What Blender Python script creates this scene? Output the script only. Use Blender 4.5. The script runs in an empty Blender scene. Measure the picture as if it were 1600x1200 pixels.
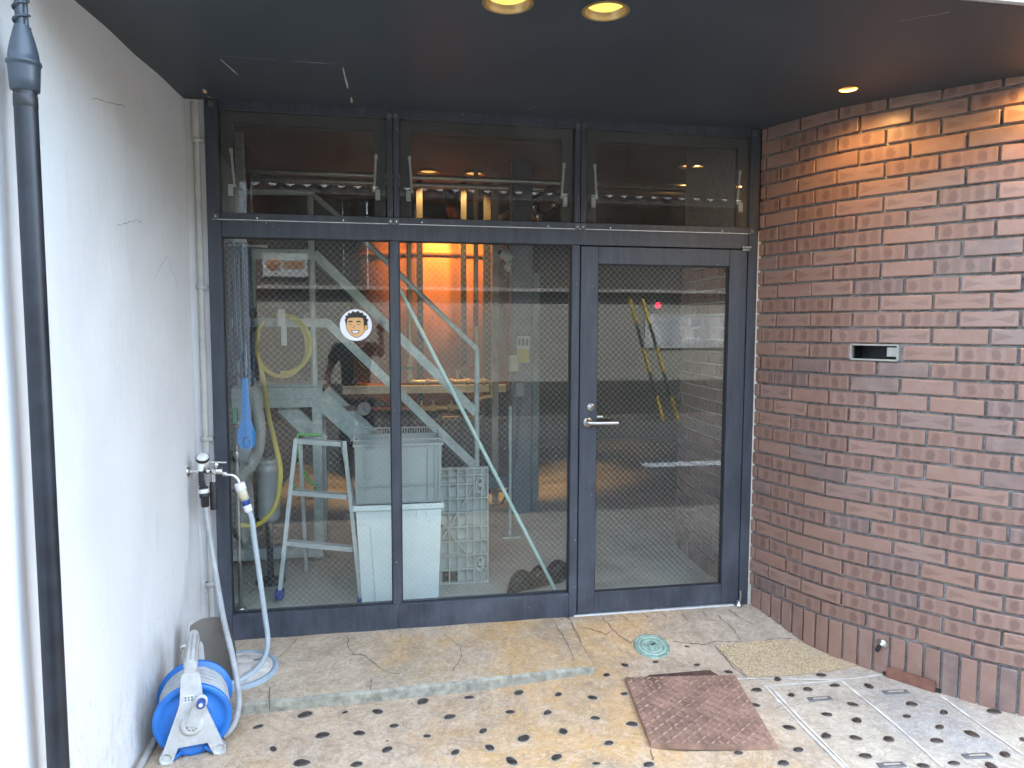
import bpy, bmesh, math, random
from mathutils import Vector, Matrix, Euler
random.seed(7)
R = math.radians
scn = bpy.context.scene
COL = scn.collection

# ------------------------------------------------------------------ camera, sky, sun, exposure
cd = bpy.data.cameras.new("camera"); cam = bpy.data.objects.new("camera", cd); COL.objects.link(cam)
scn.camera = cam
cd.sensor_width = 36.0; cd.lens = 25.406; cd.clip_start = 0.02; cd.clip_end = 900
yaw, pitch, roll = R(10.2327), R(-4.5448), R(0.1513)
fw = Vector((math.sin(yaw) * math.cos(pitch), math.cos(yaw) * math.cos(pitch), math.sin(pitch)))
rt = Vector((math.cos(yaw), -math.sin(yaw), 0)); up = rt.cross(fw)
r2 = rt * math.cos(roll) + up * math.sin(roll); u2 = up * math.cos(roll) - rt * math.sin(roll)
cam.matrix_world = Matrix(((r2.x, u2.x, -fw.x, 0), (r2.y, u2.y, -fw.y, -3.7645), (r2.z, u2.z, -fw.z, 1.6), (0, 0, 0, 1)))

SUN_EL, SUN_ROT = R(56), R(12)          # the sun stands behind the shop: the porch is in open shade
world = bpy.data.worlds.new("World"); scn.world = world; world.use_nodes = True
wn = world.node_tree; wn.nodes.clear()
sky = wn.nodes.new("ShaderNodeTexSky"); sky.sky_type = 'NISHITA'; sky.sun_disc = False
sky.sun_elevation = SUN_EL; sky.sun_rotation = SUN_ROT; sky.air_density = 1.0; sky.dust_density = 2.5; sky.ozone_density = 1.0
bg = wn.nodes.new("ShaderNodeBackground"); bg.inputs[1].default_value = 0.15
wo = wn.nodes.new("ShaderNodeOutputWorld")
tint = wn.nodes.new("ShaderNodeMix"); tint.data_type = 'RGBA'; tint.blend_type = 'MULTIPLY'; tint.inputs[0].default_value = 1; tint.inputs[7].default_value = (.97, 1.03, .97, 1)
wn.links.new(sky.outputs[0], tint.inputs[6]); hz = wn.nodes.new("ShaderNodeHueSaturation"); hz.inputs['Saturation'].default_value = .74      # thin overcast: a whiter sky
wn.links.new(tint.outputs[2], hz.inputs['Color']); wn.links.new(hz.outputs[0], bg.inputs[0]); wn.links.new(bg.outputs[0], wo.inputs[0])
sl = bpy.data.lights.new("sun", 'SUN'); sl.energy = 0.8; sl.angle = R(14); sl.color = (1, .95, .87)
so = bpy.data.objects.new("sun", sl); COL.objects.link(so)
# direction towards the sun: rotation 0 = +Y, clockwise seen from above
sd = Vector((math.sin(SUN_ROT) * math.cos(SUN_EL), math.cos(SUN_ROT) * math.cos(SUN_EL), math.sin(SUN_EL)))
so.rotation_euler = sd.to_track_quat('Z', 'Y').to_euler(); so.location = (0, 6, 12)
vs = scn.view_settings
scn.display_settings.display_device = 'sRGB'
vs.view_transform = 'Standard'; vs.look = 'None'; vs.exposure = 4.15; vs.gamma = 1.0; vs.use_curve_mapping = False
scn.cycles.max_bounces = 10; scn.cycles.diffuse_bounces = 5; scn.cycles.glossy_bounces = 4
scn.cycles.transparent_max_bounces = 24; scn.cycles.use_denoising = True
scn.cycles.sample_clamp_indirect = 8.0

# ------------------------------------------------------------------ materials
class NT:
    def __init__(s, name):
        s.m = bpy.data.materials.new(name); s.m.use_nodes = True; s.t = s.m.node_tree
        s.t.nodes.clear(); s.out = s.n('ShaderNodeOutputMaterial')
    def n(s, typ, **kw):
        nd = s.t.nodes.new(typ)
        for k, v in kw.items(): setattr(nd, k, v)
        return nd
    def l(s, a, b): s.t.links.new(a, b)
    def val(s, x, sock):
        if isinstance(x, (int, float)): sock.default_value = x
        elif isinstance(x, (tuple, list)): sock.default_value = tuple(x) + ((1,) if len(x) == 3 and len(sock.default_value) == 4 else ())
        else: s.l(x, sock)
    def math(s, op, a, b=0.0, c=0.0, clamp=False):
        nd = s.n('ShaderNodeMath', operation=op, use_clamp=clamp)
        s.val(a, nd.inputs[0]); s.val(b, nd.inputs[1]); s.val(c, nd.inputs[2]); return nd.outputs[0]
    def noise(s, vec, scale, detail=4, rough=.55, dist=0.0):
        nd = s.n('ShaderNodeTexNoise'); s.l(vec, nd.inputs['Vector'])
        nd.inputs['Scale'].default_value = scale; nd.inputs['Detail'].default_value = detail
        nd.inputs['Roughness'].default_value = rough; nd.inputs['Distortion'].default_value = dist
        return nd.outputs['Fac']
    def ramp(s, f, a, b):                        # linear map of f from a..b to 0..1
        nd = s.n('ShaderNodeMapRange', clamp=True); s.val(f, nd.inputs[0])
        nd.inputs[1].default_value = a; nd.inputs[2].default_value = b; return nd.outputs[0]
    def mix(s, f, a, b):
        nd = s.n('ShaderNodeMix', data_type='RGBA'); s.val(f, nd.inputs[0]); s.val(a, nd.inputs[6]); s.val(b, nd.inputs[7]); return nd.outputs[2]
    def obj(s): return s.n('ShaderNodeTexCoord').outputs['Object']
    def pos(s): return s.n('ShaderNodeNewGeometry').outputs['Position']
    def scale(s, v, sc):
        nd = s.n('ShaderNodeVectorMath', operation='MULTIPLY'); s.l(v, nd.inputs[0]); nd.inputs[1].default_value = sc; return nd.outputs[0]
    def bsdf(s, col, rough=.5, metal=0.0, bump=None, bstr=.3, bdist=.004, coat=0.0, spec=.5):
        p = s.n('ShaderNodeBsdfPrincipled'); s.val(col, p.inputs['Base Color']); s.val(rough, p.inputs['Roughness']); s.val(metal, p.inputs['Metallic'])
        p.inputs['Coat Weight'].default_value = coat; p.inputs['Coat Roughness'].default_value = .15; p.inputs['Specular IOR Level'].default_value = spec
        if bump is not None:
            b = s.n('ShaderNodeBump'); b.inputs['Strength'].default_value = bstr; b.inputs['Distance'].default_value = bdist
            s.l(bump, b.inputs['Height']); s.l(b.outputs[0], p.inputs['Normal'])
        s.l(p.outputs[0], s.out.inputs[0]); s.p = p; return s.m

def M(name, col, rough=.5, metal=0.0, var=.25, scale=9, bump=.15, bscale=70, coat=0.0):
    t = NT(name); v = t.pos(); n = t.noise(v, scale, 5, .6); n2 = t.noise(v, bscale, 3)
    dark = tuple(c * (1 - var) for c in col); lite = tuple(min(1, c * (1 + var)) for c in col)
    c = t.mix(t.ramp(n, .3, .7), dark, lite)
    r = t.math('ADD', rough - .08, t.math('MULTIPLY', n, .16))
    return t.bsdf(c, r, metal, n2, bump, .003, coat)

def mat_plaster():
    t = NT("white_plaster"); v = t.pos()
    z = t.n('ShaderNodeSeparateXYZ'); t.l(v, z.inputs[0])
    n1 = t.noise(v, 1.3, 4, .6, .6); n2 = t.noise(t.scale(v, (1, 1, .25)), 9, 5, .65); n3 = t.noise(v, 90, 4)
    c = t.mix(t.ramp(n1, .3, .75), (.77, .77, .76), (.68, .68, .675))
    c = t.mix(t.math('MULTIPLY', t.ramp(n2, .58, .75), .2), c, (.5, .48, .45))
    # grey scuffs and splashes, denser close to the ground
    n4 = t.noise(t.scale(v, (1, 2.2, .8)), 16, 6, .7, 1.0)
    low = t.ramp(z.outputs[2], .75, .05)
    c = t.mix(t.math('MULTIPLY', t.ramp(t.math('ADD', n4, t.math('MULTIPLY', low, .13)), .64, .76), .34), c, (.32, .32, .33))
    # rust coloured splash low on the wall beside the reel
    n5 = t.noise(v, 6, 4, .6)
    c = t.mix(t.math('MULTIPLY', t.math('MULTIPLY', t.ramp(n5, .48, .7), t.ramp(z.outputs[2], .42, .2)), .22), c, (.52, .36, .26))
    h = t.math('ADD', t.math('MULTIPLY', n2, 1.6), t.math('MULTIPLY', n3, .25))
    return t.bsdf(c, .75, 0, h, .35, .008)

def mat_brick(plain=False):
    t = NT("plain_glazed_brick" if plain else "iron_spot_brick"); o = t.obj(); s = t.n('ShaderNodeSeparateXYZ'); t.l(o, s.inputs[0])
    oi = t.n('ShaderNodeObjectInfo'); rnd = oi.outputs['Random']
    x, z = s.outputs[0], s.outputs[2]
    r1 = t.math('FRACT', t.math('MULTIPLY', rnd, 7.31)); r2 = t.math('FRACT', t.math('MULTIPLY', rnd, 23.7)); r3 = t.math('FRACT', t.math('MULTIPLY', rnd, 57.1)); r4 = t.math('FRACT', t.math('MULTIPLY', rnd, 131.9))
    shift = t.n('ShaderNodeVectorMath', operation='ADD'); t.l(o, shift.inputs[0]); cmb = t.n('ShaderNodeCombineXYZ')
    t.l(t.math('MULTIPLY', rnd, 41), cmb.inputs[0]); t.l(cmb.outputs[0], shift.inputs[1]); ov = shift.outputs[0]
    wob = t.math('MULTIPLY', t.math('SUBTRACT', t.noise(ov, 28, 2), .5), .022)
    xw = t.math('ADD', x, wob); zw = t.math('ADD', z, wob)
    base = t.mix(r1, (.245, .145, .112), (.300, .175, .132))
    base = t.mix(t.math('GREATER_THAN', r4, .9), base, (.205, .140, .122))
    pale = t.mix(r3, (.350, .248, .208), (.355, .215, .160))
    dark = (.140, .075, .060)
    # two round flash marks with paler bars between them
    cx = t.math('ADD', -.018, t.math('MULTIPLY', r2, .036))
    def spot(off):
        dx = t.math('SUBTRACT', xw, t.math('ADD', cx, off))
        d = t.math('SQRT', t.math('ADD', t.math('MULTIPLY', dx, dx), t.math('MULTIPLY', t.math('MULTIPLY', zw, zw), .75)))
        return t.ramp(d, .0215, .0165)
    sp = t.math('MAXIMUM', spot(-.058), spot(.04))
    bars = t.ramp(t.math('SINE', t.math('MULTIPLY', t.math('SUBTRACT', xw, cx), 118)), .1, .8)
    A = t.mix(t.math('MULTIPLY', bars, .38), base, pale)
    A = t.mix(t.math('MULTIPLY', sp, .5), A, dark)
    # hour-glass flash
    ax = t.math('ABSOLUTE', xw); az = t.math('ABSOLUTE', zw)
    hg = t.ramp(t.math('SUBTRACT', az, t.math('ADD', t.math('MULTIPLY', ax, .24), -.004)), .003, -.004)
    edge = t.ramp(ax, .098, .09)
    B = t.mix(t.math('MULTIPLY', t.math('MULTIPLY', hg, edge), .42), t.mix(.45, base, pale), dark)
    Cc = t.mix(t.ramp(t.noise(ov, 14, 3), .4, .65), base, t.mix(.5, base, pale))
    c = t.mix(t.math('GREATER_THAN', r1, .52), A, t.mix(t.math('GREATER_THAN', r1, .82), B, Cc))
    if plain: c = Cc
    n = t.noise(ov, 45, 5, .6); c = t.mix(t.math('MULTIPLY', t.ramp(n, .45, .8), .4), c, t.mix(.5, c, dark))
    fl = t.ramp(t.noise(ov, 220, 2), .70, .76); c = t.mix(t.math('MULTIPLY', fl, .35), c, (.35, .30, .26))
    rg = t.math('ADD', .24, t.math('MULTIPLY', n, .20))
    return t.bsdf(c, rg, 0, t.math('ADD', n, t.math('MULTIPLY', t.noise(ov, 160, 3), .5)), .22, .003, 0, .5)

def mat_mortar():
    t = NT("grey_mortar"); v = t.pos(); n = t.noise(v, 60, 5, .7); n2 = t.noise(v, 5, 3); n3 = t.noise(v, 350, 2)
    c = t.mix(t.ramp(n, .35, .7), (.15, .152, .15), (.48, .48, .46)); c = t.mix(t.ramp(n2, .5, .75), c, (.52, .52, .50))
    return t.bsdf(c, .95, 0, t.math('ADD', n, n3), .9, .008)

def mat_pave(kind):
    t = NT("stone_paving_" + kind); v = t.pos(); s = t.n('ShaderNodeSeparateXYZ'); t.l(v, s.inputs[0])
    n1 = t.noise(v, 2.4, 6, .62, .5); n2 = t.noise(v, 7, 8, .7, .8); n3 = t.noise(v, 26, 6, .7, .5); n4 = t.noise(v, 120, 4)
    if kind == 'slab': a, b, st = (.60, .475, .335), (.40, .305, .205), (.60, .34, .10)
    else: a, b, st = (.63, .475, .325), (.41, .295, .195), (.64, .36, .11)
    c = t.mix(t.ramp(n2, .35, .68), b, a)
    c = t.mix(t.math('MULTIPLY', t.ramp(n3, .5, .72), .5), c, (.70, .57, .41))
    # iron stains: broad patches, strongest right of the middle
    gx = t.math('SUBTRACT', s.outputs[0], .75); blob = t.ramp(t.math('ABSOLUTE', gx), 1.05, .1)
    stn = t.math('MULTIPLY', t.ramp(t.math('ADD', n1, t.math('MULTIPLY', blob, .16)), .52, .74), .68)
    c = t.mix(stn, c, st)
    # greyer, cleaner stone towards the brick wall
    gm = t.math('MULTIPLY', t.ramp(t.math('ADD', s.outputs[0], t.math('MULTIPLY', t.math('SUBTRACT', n1, .5), .7)), 1.5, 1.95), .85)
    c = t.mix(gm, c, t.mix(t.ramp(n2, .3, .7), (.42, .365, .28), (.55, .485, .38)))
    gl = t.math('MULTIPLY', t.ramp(s.outputs[0], -.3, -.75), .2); c = t.mix(gl, c, (.46, .41, .36))
    bx = t.math('SUBTRACT', s.outputs[0], 2.33); by = t.math('ADD', s.outputs[1], 1.12)
    bd = t.math('SQRT', t.math('ADD', t.math('MULTIPLY', bx, bx), t.math('MULTIPLY', t.math('MULTIPLY', by, by), .45)))
    c = t.mix(t.math('MULTIPLY', t.ramp(t.math('ADD', bd, t.math('MULTIPLY', t.math('SUBTRACT', n2, .5), .5)), .30, .12), .6), c, (.30, .305, .31))   # slate coloured cement stain
    # dark grime marks
    n7 = t.noise(v, 1.7, 7, .68, .9); c = t.mix(t.math('MULTIPLY', t.ramp(n7, .48, .66), .55), c, (.30, .235, .17))
    n8 = t.noise(v, 11, 9, .78, 2.0); c = t.mix(t.math('MULTIPLY', t.ramp(n8, .56, .64), .42), c, (.24, .18, .13))
    n9 = t.noise(v, 15, 7, .7, 1.2); c = t.mix(t.math('MULTIPLY', t.ramp(n9, .60, .68), .4), c, (.74, .64, .50))
    n5 = t.noise(v, 4.3, 9, .75, 1.5); c = t.mix(t.math('MULTIPLY', t.ramp(n5, .60, .70), .5), c, (.16, .125, .095))
    n6 = t.noise(v, 60, 3, .6); c = t.mix(t.math('MULTIPLY', t.ramp(n6, .62, .72), .35), c, (.13, .11, .09))
    f1 = t.noise(v, 48, 8, .75, .8); c = t.mix(t.math('MULTIPLY', t.ramp(f1, .50, .66), .42), c, (.22, .155, .10)); c = t.mix(t.math('MULTIPLY', t.ramp(f1, .46, .34), .35), c, (.76, .66, .52))
    r1 = t.noise(v, 3.1, 8, .72, 1.8); c = t.mix(t.math('MULTIPLY', t.ramp(t.math('ABSOLUTE', t.math('SUBTRACT', r1, .5)), .016, .002), .38), c, (.74, .64, .52))
    r2_ = t.noise(v, 2.2, 7, .7, 2.2); c = t.mix(t.math('MULTIPLY', t.ramp(t.math('ABSOLUTE', t.math('SUBTRACT', r2_, .47)), .02, .002), .40), c, (.25, .18, .12))
    h = t.math('ADD', t.math('MULTIPLY', n2, .8), t.math('ADD', t.math('MULTIPLY', n3, .6), t.math('MULTIPLY', n4, .4)))
    return t.bsdf(c, .8, 0, h, .5, .007)

def mat_aggregate():
    t = NT("exposed_aggregate"); v = t.pos(); vo = t.n('ShaderNodeTexVoronoi'); t.l(v, vo.inputs['Vector']); vo.inputs['Scale'].default_value = 135
    h = t.n('ShaderNodeSeparateColor'); t.l(vo.outputs['Color'], h.inputs[0]); n = t.noise(v, 5, 5)
    c = t.mix(h.outputs[0], (.42, .30, .16), (.76, .60, .37)); c = t.mix(t.math('MULTIPLY', t.ramp(vo.outputs['Distance'], .35, .7), .4), c, (.28, .21, .13))
    c = t.mix(t.math('MULTIPLY', t.ramp(n, .5, .75), .4), c, (.50, .44, .36))
    return t.bsdf(c, .8, 0, t.math('SUBTRACT', 1, vo.outputs['Distance']), .7, .006)

def mat_frame():
    t = NT("charcoal_painted_aluminium"); v = t.pos(); n = t.noise(t.scale(v, (1, 1, .12)), 30, 6, .7); n2 = t.noise(v, 3.2, 5, .6); n3 = t.noise(v, 240, 2)
    s = t.n('ShaderNodeSeparateXYZ'); t.l(v, s.inputs[0])
    c = t.mix(t.ramp(n, .35, .75), (.030, .036, .047), (.060, .070, .090))
    # patchy bluish highlight painted into the colour, growing towards the bottom
    lo = t.ramp(s.outputs[2], 1.1, .0)
    c = t.mix(t.math('MULTIPLY', t.math('MULTIPLY', t.ramp(n2, .42, .72), lo), .55), c, (.13, .145, .18))
    c = t.mix(t.ramp(t.noise(v, 70, 2), .735, .76), c, (.35, .35, .34))
    return t.bsdf(c, t.math('ADD', .33, t.math('MULTIPLY', n2, .22)), 0, n, .12, .002)

def mat_glass(name, tint, base=.075, haze=None):
    t = NT(name); g = t.n('ShaderNodeNewGeometry')
    d = t.n('ShaderNodeVectorMath', operation='DOT_PRODUCT'); t.l(g.outputs['Normal'], d.inputs[0]); t.l(g.outputs['Incoming'], d.inputs[1])
    cs = t.math('ABSOLUTE', d.outputs['Value']); k = t.math('POWER', t.math('SUBTRACT', 1, cs), 5)
    fac = t.math('ADD', base, t.math('MULTIPLY', k, 1 - base), clamp=True)
    tr = t.n('ShaderNodeBsdfTransparent'); tr.inputs[0].default_value = (*tint, 1)
    gl = t.n('ShaderNodeBsdfGlossy'); gl.inputs['Roughness'].default_value = .0; gl.inputs[0].default_value = (1, 1, 1, 1)
    mx = t.n('ShaderNodeMixShader'); t.l(fac, mx.inputs[0]); t.l(tr.outputs[0], mx.inputs[1]); t.l(gl.outputs[0], mx.inputs[2]); last = mx.outputs[0]
    if haze:                                      # a thin film of dust and water marks on the pane
        df = t.n('ShaderNodeBsdfDiffuse'); df.inputs[0].default_value = (.42, .42, .40, 1)
        v = g.outputs['Position']; n = t.noise(t.scale(v, (1, 1, .45)), 5, 6, .65, .6)
        m2 = t.n('ShaderNodeMixShader'); t.l(t.math('MULTIPLY', t.ramp(n, .25, .8), haze), m2.inputs[0]); t.l(last, m2.inputs[1]); t.l(df.outputs[0], m2.inputs[2]); last = m2.outputs[0]
    t.l(last, t.out.inputs[0]); return t.m

def mat_emit(name, col, strength):
    t = NT(name); e = t.n('ShaderNodeEmission'); v = t.pos(); n = t.noise(v, 90, 3)
    t.l(t.mix(n, tuple(c * .75 for c in col), col), e.inputs[0]); e.inputs[1].default_value = strength; t.l(e.outputs[0], t.out.inputs[0]); return t.m

def mat_galv():
    t = NT("galvanised_steel"); v = t.pos(); vo = t.n('ShaderNodeTexVoronoi'); t.l(v, vo.inputs['Vector']); vo.inputs['Scale'].default_value = 55
    h = t.n('ShaderNodeSeparateColor'); t.l(vo.outputs['Color'], h.inputs[0]); n = t.noise(v, 8, 5)
    c = t.mix(h.outputs[0], (.46, .55, .53), (.62, .70, .67)); c = t.mix(t.math('MULTIPLY', t.ramp(n, .5, .75), .4), c, (.25, .29, .29))
    return t.bsdf(c, t.math('ADD', .36, t.math('MULTIPLY', h.outputs[1], .14)), .2, n, .1, .002)

def mat_copper():
    t = NT("copper_vessel"); v = t.pos(); n = t.noise(t.scale(v, (1, 1, .25)), 6, 5, .6); n2 = t.noise(v, 22, 4)
    c = t.mix(t.ramp(n, .3, .72), (.55, .17, .04), (.72, .27, .07)); c = t.mix(t.math('MULTIPLY', t.ramp(n2, .55, .75), .4), c, (.30, .11, .05))
    return t.bsdf(c, t.math('ADD', .46, t.math('MULTIPLY', n, .2)), .25, n2, .1, .003)

PLASTER = mat_plaster(); BRICK = mat_brick(); BRICKP = mat_brick(True); MORTAR = mat_mortar(); PAVE = mat_pave('lower'); SLAB = mat_pave('slab'); AGG = mat_aggregate()
FRAME = mat_frame(); GLASS = mat_glass("wired_glass", (.88, .92, .90), .068, .025); GLASS2 = mat_glass("transom_glass", (.70, .70, .66), .065, .14)
GALV = mat_galv(); COPPER = mat_copper()
SOFFIT = M("charcoal_soffit_paint", (.048, .060, .070), .5, 0, .15, 2.2, .12, 30)
CHROME = M("chrome", (.72, .72, .70), .18, 1.0, .1, 20, .02)
STEEL = M("brushed_steel", (.55, .55, .52), .32, 1.0, .15, 25, .05)
ALU = M("aluminium", (.66, .70, .69), .38, .25, .12, 20, .06)
WIRE = M("glass_wire", (.52, .52, .48), .45, .3, .1, 30, 0)
BLACKPIPE = M("black_pipe", (.014, .017, .023), .42, 0, .5, 10, .08)
GREYCAP = M("grey_pipe_cap", (.042, .055, .068), .38, 0, .15, 14, .06)
CONDUIT = M("grey_conduit", (.43, .42, .39), .6, 0, .15, 9, .1)
BLUEP = M("blue_plastic", (.02, .16, .52), .35, 0, .15, 14, .04)
BLUED = M("dark_blue_plastic", (.03, .07, .28), .4, 0, .15, 30, .1)
REELW = M("pale_grey_plastic", (.52, .52, .50), .5, 0, .18, 16, .12)
HOSEB = M("pale_blue_hose", (.41, .475, .50), .42, 0, .10, 18, .05)
HOSEW = M("worn_pale_hose", (.40, .41, .41), .5, 0, .16, 20, .06)
HOSEY = M("yellow_hose", (.66, .52, .08), .45, 0, .12, 16, .05)
WHITEP = M("white_plastic", (.78, .78, .75), .4, 0, .06, 12, .03)
BEIGEP = M("beige_plastic", (.66, .60, .42), .45, 0, .08, 12, .03)
BLACKP = M("black_plastic", (.022, .022, .024), .45, 0, .2, 20, .06)
BROWNP = M("taupe_plastic", (.16, .14, .115), .55, 0, .15, 10, .1)
PEBBLE = M("dark_pebble", (.056, .044, .036), .33, 0, .5, 40, .2, 120)
PEBRIM = M("pale_cement_rim", (.46, .37, .27), .85, 0, .2, 30, .3, 120)
MLINE = M("pale_mortar_line", (.64, .60, .52), .85, 0, .25, 20, .3, 90)
CRACK = M("dark_crack", (.13, .105, .08), .95, 0, .3, 30, .2)  # dark brown colour of the crack lines
CURB = M("worn_curb_stone", (.30, .285, .225), .85, 0, .4, 26, .6, 60)
RUST = M("rusty_chequer_plate", (.30, .18, .125), .6, .05, .45, 9, .25, 90)
RUSTD = M("rusty_angle_iron", (.10, .055, .04), .8, .1, .4, 20, .5, 70)
RUSTB = M("brown_painted_steel", (.19, .080, .052), .55, .1, .35, 16, .3, 60)
PATINA = M("patina_bronze", (.25, .36, .285), .65, .05, .4, 40, .3, 90)
MANHOLE = M("worn_resin_cover", (.60, .56, .50), .75, 0, .3, 16, .3, 60)
CAULK = M("pale_sealant", (.60, .56, .47), .8, 0, .2, 20, .3)
BINP = M("pale_grey_bin_plastic", (.72, .79, .77), .42, 0, .06, 6, .04)
CRATEP = M("grey_crate_plastic", (.34, .375, .36), .48, 0, .08, 8, .05)
PALP = M("grey_dolly_plastic", (.50, .53, .49), .5, 0, .14, 14, .08)
MINT = M("mint_coated_tube", (.44, .60, .55), .35, 0, .08, 14, .03)
SHOE = M("black_rubber", (.018, .017, .016), .5, 0, .3, 18, .15)
INFLOOR = M("workshop_concrete_floor", (.52, .50, .44), .55, 0, .2, 3, .25, 40)
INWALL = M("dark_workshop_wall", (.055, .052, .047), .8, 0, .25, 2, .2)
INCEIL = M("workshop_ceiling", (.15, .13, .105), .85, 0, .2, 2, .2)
BRASS = M("yellow_brass_pipe", (.74, .50, .17), .34, .5, .15, 12, .05)
REDP = M("red_paint", (.55, .045, .03), .45, 0, .12, 20, .05)
GREENP = M("green_plastic", (.06, .36, .16), .45, 0, .12, 20, .05)
NEON = M("neon_green_strap", (.10, .75, .06), .5, 0, .08, 20, .1)
COLGREY = M("blue_grey_column_paint", (.16, .19, .22), .5, 0, .15, 8, .08)
INDARK = M("dark_steel", (.035, .036, .037), .5, .3, .25, 10, .1)
DUCT = M("ribbed_grey_duct", (.30, .30, .27), .6, 0, .15, 12, .1)
NAVY = M("navy_rubber_cable", (.018, .03, .075), .5, 0, .2, 20, .1)
CARD = M("brown_cardboard", (.30, .17, .09), .85, 0, .15, 14, .15)
YELSIGN = M("yellow_print", (.68, .58, .06), .5, 0, .05, 10, .02)
WALLW = M("street_white_wall", (.19, .185, .165), .85, 0, .12, 3, .2)
DADO = M("dark_timber_dado", (.03, .028, .027), .7, 0, .3, 6, .3)
BOARD = M("dark_timber_board", (.050, .044, .040), .7, 0, .35, 7, .3)
TILE = M("grey_clay_tile", (.20, .21, .22), .4, .0, .2, 12, .2)
ASPHALT = M("asphalt", (.055, .055, .056), .85, 0, .3, 40, .5, 200)
ROADW = M("white_road_paint", (.74, .74, .70), .7, 0, .12, 20, .2)
GUARDY = M("yellow_guard", (.40, .27, .02), .45, 0, .1, 12, .05)
SKIN = M("skin", (.46, .27, .19), .5, 0, .08, 20, .05)
SHIRT = M("black_cotton", (.014, .014, .016), .9, 0, .25, 30, .2, 200)
TROUS = M("dark_denim", (.035, .04, .055), .9, 0, .25, 30, .2, 200)
HAIR = M("dark_hair", (.016, .012, .010), .5, 0, .2, 60, .3)
NOTICE = M("pale_notice_board", (.30, .32, .33), .4, 0, .06, 8, .02)
CONCRETE = M("upper_wall_render", (.50, .49, .46), .85, 0, .15, 2, .2)

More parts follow.
